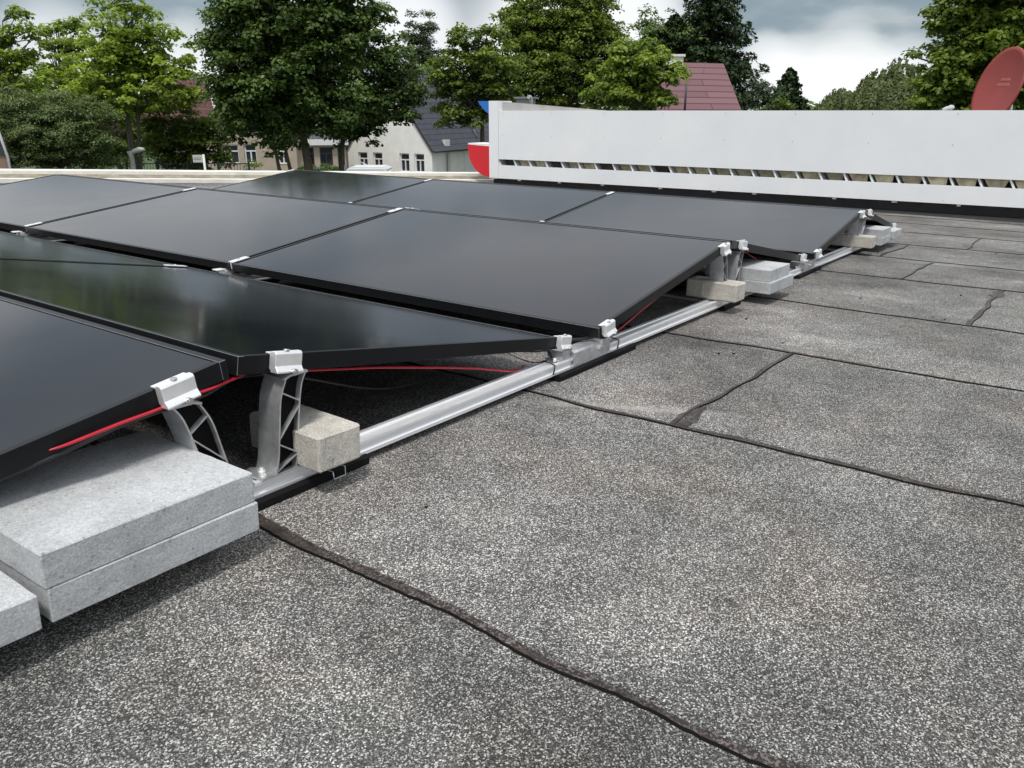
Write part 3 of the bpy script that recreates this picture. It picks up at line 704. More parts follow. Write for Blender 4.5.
# ------------------------------------------------------------------ ground and street
bm=bmesh.new(); vs=[bm.verts.new((x,y,GZ)) for x,y in ((-900,-900),(900,-900),(900,900),(-900,900))]; bm.faces.new(vs)
tag(finish('ground',bm,'lawn'),kind='structure')
ROT=math.atan2(RGT.y,RGT.x)
def gp(px,depth): p=at(px,160,depth); return Vector((p.x,p.y,GZ))
bm=bmesh.new(); box(bm,-60,60,-7,6,.004,.008); tag(finish('road',bm,'asphalt',mat4=WT(gp(300,34),ROT+.06)),kind='structure')
bm=bmesh.new(); box(bm,-60,60,6.05,8.0,.004,.12,bev=.02); tag(finish('pavement',bm,'slab_concrete',mat4=WT(gp(300,34),ROT+.06)),kind='structure')

def quad_uv(bm,vs,mat,su,sv):
    f=bm.faces.new(vs); f.material_index=mat; uvl=bm.loops.layers.uv.verify()
    for l,(u,v) in zip(f.loops,((0,0),(su,0),(su,sv),(0,sv))): l[uvl].uv=(u,v)
    return f
def roofplane(parent,name,a,b,c,d,th,mat):
    """tiled slab: a->b along eave, d->c along ridge"""
    bm=bmesh.new(); a,b,c,d=[Vector(p) for p in (a,b,c,d)]; n=(b-a).cross(d-a).normalized()
    c=c-n*(c-a).dot(n)
    if n.z<0: n=-n
    T=[bm.verts.new(p) for p in (a,b,c,d)]; B=[bm.verts.new(p-n*th) for p in (a,b,c,d)]
    quad_uv(bm,T,0,(b-a).length,(d-a).length)
    for i in range(4):
        quad_uv(bm,(T[i],B[i],B[(i+1)%4],T[(i+1)%4]),1,.2,.2)
    quad_uv(bm,B[::-1],1,1,1); bmesh.ops.recalc_face_normals(bm,faces=bm.faces)
    return finish(name,bm,[mat,'dark_door'],parent)
def window(parent,cx,z0,w,h,y=0,side='y',mat='white_paint',upper_dark=True,sgn=-1):
    """a window on plane y (facing -y) or on plane x (facing +x)"""
    def bxx(bm,a0,a1,d0,d1,z_0,z_1,**k):
        if side=='y': box(bm,a0,a1,min(y+sgn*d0,y+sgn*d1),max(y+sgn*d0,y+sgn*d1),z_0,z_1,**k)
        else: box(bm,min(y-sgn*d0,y-sgn*d1),max(y-sgn*d0,y-sgn*d1),a0,a1,z_0,z_1,**k)
    bm=bmesh.new(); t=.06
    for a0,a1,b0,b1 in ((cx-w/2,cx-w/2+t,z0,z0+h),(cx+w/2-t,cx+w/2,z0,z0+h),(cx-w/2+t,cx+w/2-t,z0,z0+t),(cx-w/2+t,cx+w/2-t,z0+h-t,z0+h),(cx-.03,cx+.03,z0+t,z0+h*.62),(cx-w/2+t,cx+w/2-t,z0+h*.62,z0+h*.62+.06)):
        bxx(bm,a0,a1,-.09,.012,b0,b1)
    f=finish('window',bm,mat,parent)
    bm=bmesh.new(); bxx(bm,cx-w/2+t*.6,cx+w/2-t*.6,-.06,-.05,z0+t*.6,z0+h-t*.6); finish('pane',bm,'window_glass',f)
    bm=bmesh.new(); bxx(bm,cx-w/2+t,cx+w/2-t,-.08,-.075,z0+t,z0+h*.55) ; 
    bm.free()
    bm=bmesh.new(); bxx(bm,cx-w/2-.06,cx+w/2+.06,.0,.10,z0-.07,z0-.005); finish('sill',bm,'grey_paint',f)
def wall_with_holes(bm,poly_w,z0,ztop_fn,holes,y=0,side='y',mat=0,step=None):
    """front wall made of columns/rows around rectangular holes. holes: (cx,z0,w,h)"""
    x0,x1=poly_w
    xs=sorted({x0,x1}|{h[0]-h[2]/2 for h in holes}|{h[0]+h[2]/2 for h in holes}|{x for x in (step or [])})
    hz0=min([h[1] for h in holes]) if holes else z0; hz1=max([h[1]+h[3] for h in holes]) if holes else z0
    def V(a,z): return bm.verts.new((a,y,z) if side=='y' else (y,a,z))
    for a,b_ in zip(xs,xs[1:]):
        m_=(a+b_)/2; hs=[h for h in holes if h[0]-h[2]/2<m_<h[0]+h[2]/2]; lo=z0
        for h in sorted(hs,key=lambda q:q[1]):
            f=bm.faces.new((V(a,lo),V(b_,lo),V(b_,h[1]),V(a,h[1]))); f.material_index=mat; lo=h[1]+h[3]
        f=bm.faces.new((V(a,lo),V(b_,lo),V(b_,ztop_fn(b_)),V(a,ztop_fn(a)))); f.material_index=mat
    d=.16
    for (c_,hz,w,h) in holes:   # reveals
        s=1 if side=='y' else -1
        def W(a,q,z): return bm.verts.new((a,y+q,z) if side=='y' else (y-q,a,z))
        l,r_,b0,b1=c_-w/2,c_+w/2,hz,hz+h
        for (p,q) in (((l,b0),(l,b1)),((l,b1),(r_,b1)),((r_,b1),(r_,b0)),((r_,b0),(l,b0))):
            bm.faces.new((W(p[0],0,p[1]),W(q[0],0,q[1]),W(q[0],d,q[1]),W(p[0],d,p[1])))
def house(name,label,corner,rz,gw,ln,eave,ridge,wallmat,roofmat,gable_holes=(),side_holes=(),over=.35,cat='house',chimney=None):
    """local: right front corner at origin; gable wall along -x (0..-gw) facing -y; side wall along +y at x=0 facing +x"""
    e=empty(name,WT(corner,rz),label,cat)
    bm=bmesh.new()
    def top(x): t=abs(x+gw/2)/(gw/2); return ridge-(ridge-eave)*t-.06
    wall_with_holes(bm,(-gw,0),0,top,gable_holes,0,'y',step=[-gw/2])
    wall_with_holes(bm,(0,ln),0,lambda a:eave-.05,side_holes,0,'x')
    def V(*p): return bm.verts.new(p)
    bm.faces.new((V(-gw,0,0),V(-gw,0,eave-.05),V(-gw,ln,eave-.05),V(-gw,ln,0)))
    bm.faces.new((V(-gw,ln,0),V(-gw,ln,eave-.05),V(-gw/2,ln,ridge-.06),V(0,ln,eave-.05),V(0,ln,0)))
    finish('wall',bm,wallmat,e)
    for h in gable_holes: window(e,h[0],h[1],h[2],h[3],.10,'y')
    for h in side_holes: window(e,h[0],h[1],h[2],h[3],-.10,'x')
    sl=(ridge-eave)/(gw/2); ov=over
    rf=roofplane(e,'roof',(ov,-ov*.6,eave-sl*ov),(ov,ln+ov*.6,eave-sl*ov),(-gw/2,ln+ov*.6,ridge),(-gw/2,-ov*.6,ridge),.14,roofmat)
    roofplane(e,'roof',(-gw-ov,ln+ov*.6,eave-sl*ov),(-gw-ov,-ov*.6,eave-sl*ov),(-gw/2-.002,-ov*.6,ridge),(-gw/2-.002,ln+ov*.6,ridge),.14,roofmat)
    bm=bmesh.new(); tube(bm,[(ov+.06,-ov*.6,eave-sl*ov-.02),(ov+.06,ln+ov*.6,eave-sl*ov-.02)],.07,8); finish('gutter',bm,'dark_door',e)
    if chimney:
        cx,cy,cz,cw=chimney; bm=bmesh.new(); box(bm,cx-cw,cx+cw,cy-cw,cy+cw,cz-2.2,cz); box(bm,cx-cw-.06,cx+cw+.06,cy-cw-.06,cy+cw+.06,cz+.001,cz+.1); finish('chimney',bm,'grey_panel',rf)
    return e
# white house: corner at px 432
D=43
c0=gp(432,D); hz=lambda py,d: at(512,py,d).z-GZ
ev=hz(151,D)+.2; rd=hz(70,D+2)
gh=[(x,hz(173,D),.62,hz(154,D)-hz(173,D)) for x in (-.8,-1.75,-3.5,-4.5)]
wh=house('white_house','white rendered house with steep dark slate roof behind the maples',c0,ROT-R(27),5.5,10,ev,rd,'white_render','slate_tiles',gh,[(1.6,hz(178,D),.5,1.9)],.15)
bm=bmesh.new(); box(bm,.003,.05,3.3,5.2,.05,2.3); finish('door',bm,'white_paint',wh)
bm=bmesh.new(); box(bm,.003,.06,3.2,5.3,2.32,2.6); finish('shutter_box',bm,'grey_panel',wh)
bm=bmesh.new(); tube(bm,[(-.2,5.2,ev+.35),(-1.1,5.2,ev+2.0)],.05,6); finish('roof_pipe',bm,'grey_paint',wh)
# beige house left of the maple trunks
D=40; c1=gp(297,D)
ev=hz(127,D); rd=hz(72,D+4)
bh=house('beige_house','beige rendered house with brown tiled roof left of the maple trunks',c1,ROT-R(6),4.6,9,ev,rd,'beige_render','brown_tiles',[(-2.35,hz(164,D),.62,.92),(-3.4,hz(164,D),.9,.9),(-.7,hz(164,D),.5,.9)],[],.3)
# second brown roof seen between lime tree and maple
D=46
e=empty('brown_roofed_house',WT(gp(185,D),ROT),'house with brown tiled roof between the lime green tree and the big maple','house')
def LL(e,px,py,d): return WT(gp(185,46),ROT).inverted()@at(px,py,d)
a=LL(e,140,119,D-1); b_=LL(e,217,121,D+.6); c=LL(e,206,74,D+3.4); d=LL(e,150,72,D+2.6)
roofplane(e,'roof',a,b_,c,d,.12,'brown_tiles')
bm=bmesh.new(); box(bm,a.x+.3,b_.x-.2,max(a.y,b_.y)+.5,max(a.y,b_.y)+6,0,a.z-.02); finish('wall',bm,'beige_render',e)
bm=bmesh.new(); tube(bm,[(b_.x+.05,b_.y-.05,b_.z),(c.x+.05,c.y-.05,c.z+.02)],.09,6); finish('verge_board',bm,'white_paint',e)
# low extension with big windows between the trunks
D=41; c3=gp(346,D)
lh=empty('garden_wing',WT(c3,ROT+R(15)),'low beige wing with white fascia and big dark windows between the trunks','building')
W_=2.6; H_=hz(141,D); holes=[(-.25,.75,.5,1.35),(-1.05,.75,.75,1.35),(-1.95,.75,.6,1.35)]
hb=hz(165,D); ht=hz(147,D)-hz(165,D); holes=[(-.22,hb,.34,ht),(-.95,hb,.62,ht),(-1.75,hb,.42,ht)]
bm=bmesh.new(); wall_with_holes(bm,(-W_,0),0,lambda a:H_,holes,0,'y'); 
def V(*p): return bm.verts.new(p)
bm.faces.new((V(0,0,0),V(0,5,0),V(0,5,H_),V(0,0,H_))); bm.faces.new((V(-W_,0,0),V(-W_,0,H_),V(-W_,5,H_),V(-W_,5,0)))
finish('wall',bm,'beige_render',lh)
for h in holes: window(lh,h[0],h[1],h[2],h[3],.10,'y',mat='dark_door')
bm=bmesh.new(); box(bm,-W_-.15,.15,-.25,-.003,H_-.18,H_+.10); finish('fascia',bm,'white_paint',lh)
bm=bmesh.new(); box(bm,-W_,.0,-.06,-.004,hb-.45,hb-.09); finish('base_panel',bm,'grey_panel',lh)
roofplane(lh,'roof',(-W_-.15,-.2,H_+.11),(.15,-.2,H_+.11),(.15,3.2,H_+1.3),(-W_-.15,3.2,H_+1.3),.08,'grey_tiles')
# mauve roofed house on the right
D=38
e=empty('mauve_roofed_house',WT(gp(690,D),ROT),'house with mauve tiled roof and chimney above the white sign box','house')
def L3(px,py,d,e=e):
    p=at(px,py,d); return e.matrix_world.inverted()@p
bpy.context.view_layer.update()
a=L3(655,122,D-1); b_=L3(746,122,D+1.2); c=L3(712,75,D+3.2); d=L3(664,62,D+1)
roofplane(e,'roof',a,b_,c,d,.12,'mauve_tiles')
roofplane(e,'roof',(b_.x+1.5,b_.y+6,b_.z),(a.x+1.0,a.y+7,a.z),(d.x,d.y+.01,d.z),(c.x,c.y+.01,c.z),.12,'mauve_tiles')
bm=bmesh.new(); box(bm,a.x+.3,b_.x-.3,max(a.y,b_.y)+.6,max(a.y,b_.y)+5,0,a.z-.02); finish('wall',bm,'beige_render',e)
k=L3(674,57,D+1.2); bm=bmesh.new(); box(bm,k.x-.38,k.x+.38,k.y-.3,k.y+.3,k.z-1.6,k.z,); box(bm,k.x-.45,k.x+.45,k.y-.37,k.y+.37,k.z+.001,k.z+.1); finish('chimney',bm,'cream_flashing',e)
bm=bmesh.new(); q=L3(685,92,D-1); tube(bm,[(q.x,q.y-.2,q.z-1),(q.x,q.y-.2,q.z+.35)],.05,6); finish('flue',bm,'dark_door',e)
# brick building, left photo edge
D=22
bb=empty('brick_building',WT(gp(7.0,D),ROT+R(33)),'red brick building with slate hung upper wall at the left photo edge','building')
z1=hz(155,D); bm=bmesh.new(); box(bm,-6,0,0,5,0,z1); finish('wall',bm,'red_brick',bb)
bm=bmesh.new(); prism(bm,[(-6,z1+.001),(-.03,z1+.001),(-.15,z1+1.05),(-1.2,z1+1.6),(-6,z1+1.8)],-.03,5.03); finish('roof',bm,'dark_door',bb)
bm=bmesh.new(); tube(bm,[(.03,-.06,0),(.03,-.06,z1-.05),(-.12,-.06,z1+1.0)],.035,8); finish('downpipe',bm,'grey_paint',bb)

# ------------------------------------------------------------------ street things
# white lamp head with post
D=27; e=empty('street_lamp',WT(gp(132,D),ROT),'white lamp with drooping oblong head in front of the lime green tree','street lamp')
hh=hz(151,D); bm=bmesh.new(); tube(bm,[(0,0,0),(0,0,hz(158,D)),(-.04,0,hh)],[.09,.09,.1],8); finish('pole',bm,'grey_paint',e)
bm=bmesh.new(); tube(bm,[(-.02,0,hz(155,D)),(.1,0,hz(151.5,D)),(.3,0,hz(149.5,D)),(.46,0,hz(149.3,D))],[.05,.075,.085,.05],10); finish('lamp_head',bm,'white_paint',e)
D=27; e=empty('signboard',WT(gp(204,D),ROT),'small white board on a post between the dark shrub and the parapet','sign')
bm=bmesh.new(); tube(bm,[(0,0,0),(0,0,hz(154.5,D))],.04,8); finish('post',bm,'white_paint',e)
bm=bmesh.new(); box(bm,-.36,-.045,-.02,.02,hz(162.5,D),hz(155,D),bev=.005); finish('board',bm,'sign_face',e)
bm=bmesh.new()
for k in range(2): box(bm,-.33,-.08,-.0235,-.0205,hz(158.2+k*1.6,D),hz(157.6+k*1.6,D))
finish('lettering',bm,'grey_panel',e)
D=28; fence=empty('garden_fence',WT(gp(190,D),ROT),'dark green wire garden fence in front of the dark shrub','fence')
bm=bmesh.new(); h1=hz(163.5,D)
for k in range(42):
    x=-2.2+k*.1; tube(bm,[(x,0,.1),(x,0,h1)],.008,4)
for z in (.2,h1*.5,h1): tube(bm,[(-2.2,0,z),(2,0,z)],.014,4)
finish('mesh_panel',bm,'fence_green',fence)
for k in range(5):
    bm=bmesh.new(); x=-2.2+k*1.05; box(bm,x-.03,x+.03,-.03,.03,0,h1+.08); finish('post',bm,'fence_green',fence)
def car(px,D,rz,label,mat,hgt=1.5,lng=4.4,van=False,name='parked_car'):
    e=empty(name,WT(gp(px,D),rz),label,'van' if van else 'car')
    L=lng/2; H=hgt
    if van: prof=[(-L,.35),(-L,H*.92),(-L+.15,H),(L-1.7,H),(L-.9,H*.56),(L-.1,H*.45),(L,.35)]
    else: prof=[(-L,.35),(-L,.85),(-L+.5,.92),(-L+1.1,H-.05),(L-2.0,H),(L-1.2,.95),(L-.1,.78),(L,.35)]
    bm=bmesh.new(); prism(bm,prof,-.88,.88); bmesh.ops.bevel(bm,geom=[q for q in bm.edges if q.calc_face_angle(0)>.25],offset=.07,segments=2,affect='EDGES'); body=finish('body',bm,mat,e)
    bm=bmesh.new()
    if van: gp_=[(-L+.4,H*.60),(-L+.4,H*.86),(L-1.75,H*.86),(L-1.2,H*.60)]
    else: gp_=[(-L+1.0,.95),(-L+1.3,H-.12),(L-2.05,H-.1),(L-1.5,.95)]
    prism(bm,gp_,-.892,.892); finish('window',bm,'window_glass',e)
    for x in (-L+.8,L-.85):
        for y in (-.8,.8):
            bm=bmesh.new(); tube(bm,[(x,y-.1,.32),(x,y+.1,.32)],.32,18); w=finish('wheel',bm,'black_rubber',e)
            bm=bmesh.new(); tube(bm,[(x,y-.105,.32),(x,y+.105,.32)],.19,14); finish('rim',bm,'grey_paint',w)
    for y in (-.6,.6):
        bm=bmesh.new(); box(bm,L-.06,L+.012,y-.15,y+.15,.6,.74,bev=.02); finish('headlight',bm,'white_paint',e)
    return e
car(352,36.5,ROT+PI,'white van parked in front of the white house','van_white',hz(166,36.5),3.4,True,'parked_van')
car(377,41,ROT,'white car parked beside the van before the white house','van_white',hz(169,41),3.0)
car(85,31,ROT,'dark car half hidden under the olive bush at the left','car_dark',1.42,3.6)
car(225,31.5,ROT+PI,'dark car parked before the beige house','car_dark',1.42,3.4)

# ------------------------------------------------------------------ vegetation
def leaves_obj(name,C,Nrm,size,tint,mat,parent,aspect=1.5,fold=.25):
    """C centres (n,3), Nrm preferred normals (n,3), size (n,), tint (n,)"""
    n=len(C); nr=Nrm/np.linalg.norm(Nrm,axis=1)[:,None]
    t=rng.normal(size=(n,3)); t-=nr*np.sum(t*nr,1)[:,None]; t/=np.linalg.norm(t,axis=1)[:,None]; s=np.cross(nr,t)
    a=(size*.5*aspect)[:,None]; b=(size*.5)[:,None]
    v=np.empty((n,4,3)); v[:,0]=C-t*a; v[:,1]=C-s*b+nr*b*fold+t*a*.1; v[:,2]=C+t*a-nr*b*fold*.6; v[:,3]=C+s*b+nr*b*fold+t*a*.1
    me=bpy.data.meshes.new(name); me.vertices.add(n*4); me.vertices.foreach_set('co',v.reshape(-1))
    me.loops.add(n*4); me.loops.foreach_set('vertex_index',np.arange(n*4,dtype=np.int32))
    me.polygons.add(n); me.polygons.foreach_set('loop_start',np.arange(0,n*4,4,dtype=np.int32)); me.polygons.foreach_set('loop_total',np.full(n,4,dtype=np.int32))
    me.update(calc_edges=True)
    at_=me.attributes.new('tint','FLOAT','FACE'); at_.data.foreach_set('value',np.clip(tint,0,1).astype(np.float32))
    me.materials.append(MATS[mat]); o=bpy.data.objects.new(name,me); COL.objects.link(o); o.parent=parent; return o
def sph(n):
    d=rng.normal(size=(n,3)); return d/np.linalg.norm(d,axis=1)[:,None]
def tree(name,label,px,D,lobes,trunk_px,mat,leaf=.13,clump=.42,per=46,dens=1.0,bark='bark',trunks=None,tr=.2,cat='tree',group=None,crown='crown',bright=0,squash=.75):
    """lobes: (px,py,rx,ry) ellipses as they read at the tree's distance; real ellipsoids in space"""
    base=gp(px,D); e=empty(name,WT(base,ROT),label,cat,group); s=ppm(D)
    inv=e.matrix_world.inverted() if False else (WT(base,ROT)).inverted()
    CC=[];NN=[];SS=[];TT=[];tips=[]; leaf*=.66; per=int(per*1.9)
    for (lx,ly,rx,ry) in lobes:
        c=inv@at(lx,ly,D); ax=rx/s; az=ry/s; ay=ax*.85
        dy=random.uniform(-.25,.25)*ax; c.y+=dy
        ncl=max(6,int(dens*2.1*(ax*ay*az)/(clump**3)/ (1.0+max(0,(min(ax,az)/clump-3))*.25)))
        d=sph(ncl); rad=rng.uniform(0.0,1,ncl)**.45; 
        cc=np.array(c)+d*rad[:,None]*np.array([ax,ay,az])*(1+.10*rng.normal(size=ncl))[:,None]
        for i in range(ncl):
            cr=clump*rng.uniform(.6,1.25); m=int(per*(cr/clump)**2)
            q=sph(m); q[:,2]=np.where(q[:,2]<-.25,-q[:,2]*.6,q[:,2]); rr_=rng.uniform(.55,1.05,m)
            P=cc[i]+q*rr_[:,None]*cr*np.array([1,1,squash])
            CC.append(P); nn=q*.8+np.array([0,0,.75])+rng.normal(size=(m,3))*.45; NN.append(nn)
            SS.append(leaf*rng.uniform(.6,1.25,m))
            ct=rng.uniform(.1,.75); out=rad[i]
            TT.append(np.clip(ct*.55+.34*out+.24*q[:,2]+.12*d[i,2]+rng.normal(size=m)*.12+bright-.04,0,1))  # outer and upper leaves paler: crown light and inner shade put into the tint
        k=rng.choice(ncl,size=min(ncl,7),replace=False); tips+= [(Vector(cc[j]),) for j in k]
    C_=np.concatenate(CC); keep=C_[:,2]>.05
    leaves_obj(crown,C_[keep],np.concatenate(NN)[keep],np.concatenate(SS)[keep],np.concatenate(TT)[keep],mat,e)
    # trunk(s) and limbs
    bm=bmesh.new()
    zc_=[ (inv@at(l[0],l[1],D)) for l in lobes]; top=max(p.z for p in zc_); low=min(p.z-l[3]/s for p,l in zip(zc_,lobes))
    heads=[]
    for tp in (trunk_px if hasattr(trunk_px,'__len__') else [trunk_px]):
        b0=inv@gp(tp,D); nt_=len(trunk_px) if hasattr(trunk_px,'__len__') else 1; cx=sum(p.x for p in zc_)/len(zc_)+((tp*7919%5)-2)*.45*(nt_>2)
        pts=[]; N=9
        for i in range(N):
            t=i/(N-1); pts.append(Vector((b0.x+(cx-b0.x)*t*t*.7+.06*math.sin(t*6+tp),b0.y+.08*math.sin(t*5+tp*2),top*t*.97)))
        tube(bm,pts,[tr*(1.25 if i==0 else 1)*(1-.85*i/(N-1)) for i in range(N)],9); heads.append(pts)
    for (tip,) in tips:
        pts=random.choice(heads); cand=[p for p in pts if p.z<tip.z-.15 and p.z>low+.2] or [pts[-3]]
        a=cand[-1] if random.random()<.5 else random.choice(cand); L_=(tip-a).length
        midp=a.lerp(tip,.5)+Vector((0,0,L_*.08)); r0=min(tr*.3,.02+L_*.012)
        tube(bm,smoothpath([a,midp,tip],3),[r0*(1-.12*i) for i in range(7)],5,cap=False)
    finish('trunk',bm,bark,e)
    return e
# big dark maples in front of the houses
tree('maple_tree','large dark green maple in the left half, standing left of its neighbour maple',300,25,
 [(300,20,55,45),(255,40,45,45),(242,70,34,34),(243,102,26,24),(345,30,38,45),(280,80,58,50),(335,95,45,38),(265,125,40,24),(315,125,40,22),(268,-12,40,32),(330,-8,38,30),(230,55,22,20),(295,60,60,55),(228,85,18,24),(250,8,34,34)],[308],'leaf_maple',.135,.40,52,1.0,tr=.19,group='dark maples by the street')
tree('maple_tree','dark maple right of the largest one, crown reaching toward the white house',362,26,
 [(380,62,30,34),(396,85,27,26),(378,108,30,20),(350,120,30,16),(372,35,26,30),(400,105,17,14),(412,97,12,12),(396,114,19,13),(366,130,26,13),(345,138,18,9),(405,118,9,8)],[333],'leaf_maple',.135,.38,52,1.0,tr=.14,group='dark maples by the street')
tree('maple_tree','slim maple behind the largest one, thin grey trunk before the beige house',270,30,
 [(250,122,32,22),(285,128,28,18),(238,118,22,24),(262,95,30,30)],[284,297],'leaf_maple',.14,.42,40,.9,tr=.12,group='dark maples by the street')
# lime green trees on the left
tree('lime_green_tree','bright lime green tree with forked trunk, left of the big maple',130,28,
 [(128,30,38,26),(112,55,42,26),(150,60,42,28),(128,88,62,24),(88,88,28,18),(172,92,28,18),(140,12,16,16),(128,0,12,12),(160,42,24,20),(104,36,18,16),(186,100,10,8),(152,112,22,12),(104,112,24,10)],[140,137,134],'leaf_lime',.16,.33,26,.5,'bark_grey',tr=.10,group='lime green street trees',bright=.15)
tree('lime_green_tree','thin open lime green tree second from the left photo edge',66,32,
 [(66,55,22,18),(60,75,26,18),(70,38,14,12),(62,96,30,16),(52,28,7,7),(78,26,7,6),(48,42,8,8),(86,44,7,7)],[67],'leaf_lime',.16,.3,24,.36,'bark_grey',tr=.11,group='lime green street trees')
tree('lime_green_tree','sparse lime green tree cut by the left photo edge',14,30,
 [(10,70,28,24),(14,48,16,14),(20,92,26,16),(6,30,12,12),(16,14,8,7),(30,34,6,7),(-10,60,26,36),(26,60,12,12)],[8],'leaf_lime',.16,.3,24,.38,'bark_grey',tr=.13,group='lime green street trees')
# bushes
tree('olive_bush','wide grey green bush at the left behind the parapet',60,25,[(60,132,50,32),(25,128,32,38),(45,108,30,14),(85,118,24,18),(90,145,30,26),(15,120,18,20),(55,112,30,14),(100,158,20,16),(30,160,30,16),(70,162,30,14)],[55,30],'leaf_olive',.07,.30,60,1.1,tr=.08,cat='bush',crown='foliage')
tree('hedge_bush','bright green rounded bush between the olive bush and the forked trunk',108,27.0,[(108,152,15,13),(122,155,8,12),(100,162,12,10)],[108],'leaf_hedge',.09,.24,60,1.3,tr=.04,cat='bush',crown='foliage')
tree('purple_tree','dark purple leaved shrub showing beside the forked trunk',100,33,[(100,125,14,12),(112,130,12,10),(92,118,10,9)],[102],'leaf_purple',.13,.33,36,.9,tr=.05,cat='shrub',crown='foliage')
tree('dark_shrub','dark green shrub between the forked trunk and the beige house',185,29,[(185,130,32,20),(170,150,26,20),(205,150,24,20),(160,128,16,16),(218,160,16,11),(190,162,28,12),(208,128,12,10)],[186],'leaf_mid',.11,.33,52,1.1,tr=.07,cat='shrub',crown='foliage',bright=-.12)
tree('garden_shrub','small light shrub before the beige house window',256,36,[(258,168,9,9),(250,172,8,6)],[256],'leaf_mid',.1,.25,30,1,tr=.03,cat='shrub',crown='foliage')
tree('low_hedge','low bright green hedge between the maple trunk and the van',322,33,[(316,171,8,5),(328,171,9,5),(306,171,7,5)],[320],'leaf_hedge',.08,.2,50,1.2,tr=.02,cat='hedge',crown='foliage')
tree('back_trees_left','mid green tree filling the gap behind the lime green trees',150,48,[(30,110,60,40),(90,110,50,35),(-20,95,40,45),(130,135,40,32),(60,140,40,25)],[60,120],'leaf_mid',.2,.7,50,.8,tr=.2)
# middle
tree('birch_tree','tall pale feathery tree behind the white house',423,70,[(423,36,18,20),(418,55,20,18),(430,62,18,18),(424,75,22,14)],[423],'leaf_poplar',.2,.6,44,.9,tr=.2)
tree('street_tree','mid green layered tree above the left end of the sign box',478,30,
 [(475,70,32,26),(500,60,22,20),(455,95,26,22),(490,100,26,20),(468,46,20,18),(452,118,16,12),(508,85,14,16),(440,75,12,12),(470,120,22,10),(478,36,10,8)],[486],'leaf_mid',.15,.36,44,.85,tr=.15)
tree('round_tree','large round green tree behind the sign box centre left',555,42,
 [(545,30,42,32),(520,45,30,32),(585,38,36,34),(600,65,26,34),(550,70,48,40),(525,85,34,30),(575,12,34,20),(610,30,16,24),(590,90,34,24),(512,20,14,12)],[556],'leaf_mid',.17,.5,50,1.0,tr=.28,bright=.02)
tree('young_maple','bright yellow green maple before the mauve roof',632,27,
 [(630,70,30,22),(652,82,26,20),(608,88,24,18),(640,52,20,14),(625,98,38,14),(662,98,20,12),(655,62,18,13),(676,76,7,7),(594,102,12,8)],[632],'leaf_maple_bright',.16,.33,38,.8,tr=.12,bright=.03)
tree('round_tree','dark green tree behind the young maple and mauve roof',660,50,[(660,45,32,28),(655,75,30,30),(690,60,30,30),(640,60,20,20)],[660],'leaf_maple',.18,.6,50,1,tr=.2)
# conifers
def conifer(name,label,px,D,top_py,halfw,base_py,mat='leaf_fir',leaf=.16,n=150,group=None,droop=.25,irr=.25,power=.8):
    base=gp(px,D); e=empty(name,WT(base,ROT),label,'conifer',group); inv=WT(base,ROT).inverted(); s=ppm(D)
    zt_=(inv@at(px,top_py,D)).z; zb_=max(.6,(inv@at(px,base_py,D)).z); W=halfw/s
    CC=[];NN=[];SS=[];TT=[]; bm=bmesh.new()
    tube(bm,[(0,0,0),(0,0,zt_*.5),(0,0,zt_*.98)],[.28,.16,.03],8)
    for k in range(n):
        t=(k+rng.uniform(0,1))/n; z=zb_+(zt_-zb_)*(1-(1-t)**1.0); L=W*((1-t)**power)*rng.uniform(1-irr,1+irr)+.12
        a=rng.uniform(0,2*PI); d=np.array([math.cos(a),math.sin(a),0]); m=int(34+90*L/max(W,.1))
        tt=rng.uniform(.1,1,m)**.8; lat=rng.normal(size=m)*.16*L*(1.15-tt)+rng.normal(size=m)*.04
        side=np.array([-d[1],d[0],0])
        zz=z+L*(.10-droop*tt**1.2)+.10*L*(tt>.85)-np.abs(rng.normal(size=m))*.14
        P=d[None]*(tt*L)[:,None]+side[None]*lat[:,None]; P[:,2]=zz
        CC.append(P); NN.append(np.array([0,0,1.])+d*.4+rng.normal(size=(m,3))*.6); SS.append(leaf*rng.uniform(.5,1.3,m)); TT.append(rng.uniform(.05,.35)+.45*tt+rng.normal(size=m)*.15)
        if k%3==0: tube(bm,[(0,0,z),tuple(d*L*.5+np.array([0,0,z])),tuple(d*L*.9+np.array([0,0,z-droop*L*.7]))],[.04,.025,.01],4,cap=False)
    finish('trunk',bm,'bark',e); leaves_obj('crown',np.concatenate(CC),np.concatenate(NN),np.concatenate(SS),np.concatenate(TT),mat,e,aspect=2.0)
conifer('fir_tree','tall dark fir towering behind the mauve roof',703,50,-45,50,118,n=330,leaf=.14,irr=.35,power=.72)
conifer('fir_tree','dark fir rising left of the tallest one, behind the mauve roof',668,50,14,34,112,n=200,leaf=.15,irr=.35,power=.6)
conifer('spruce_tree','small dark spruce on the horizon right of the tall fir',781,60,68,19,112,n=120,leaf=.16,irr=.3,power=.75)
tree('round_tree','dark low tree left of the small spruce on the horizon',757,58,[(757,94,18,12),(742,98,14,14),(768,100,18,10)],[757],'leaf_fir',.17,.5,46,1,tr=.15,bright=.1)
tree('round_tree','small green bush at the sign box top below the spruce',779,40,[(779,107,12,6),(790,109,9,5)],[779],'leaf_mid',.12,.35,46,1,tr=.08,cat='bush')
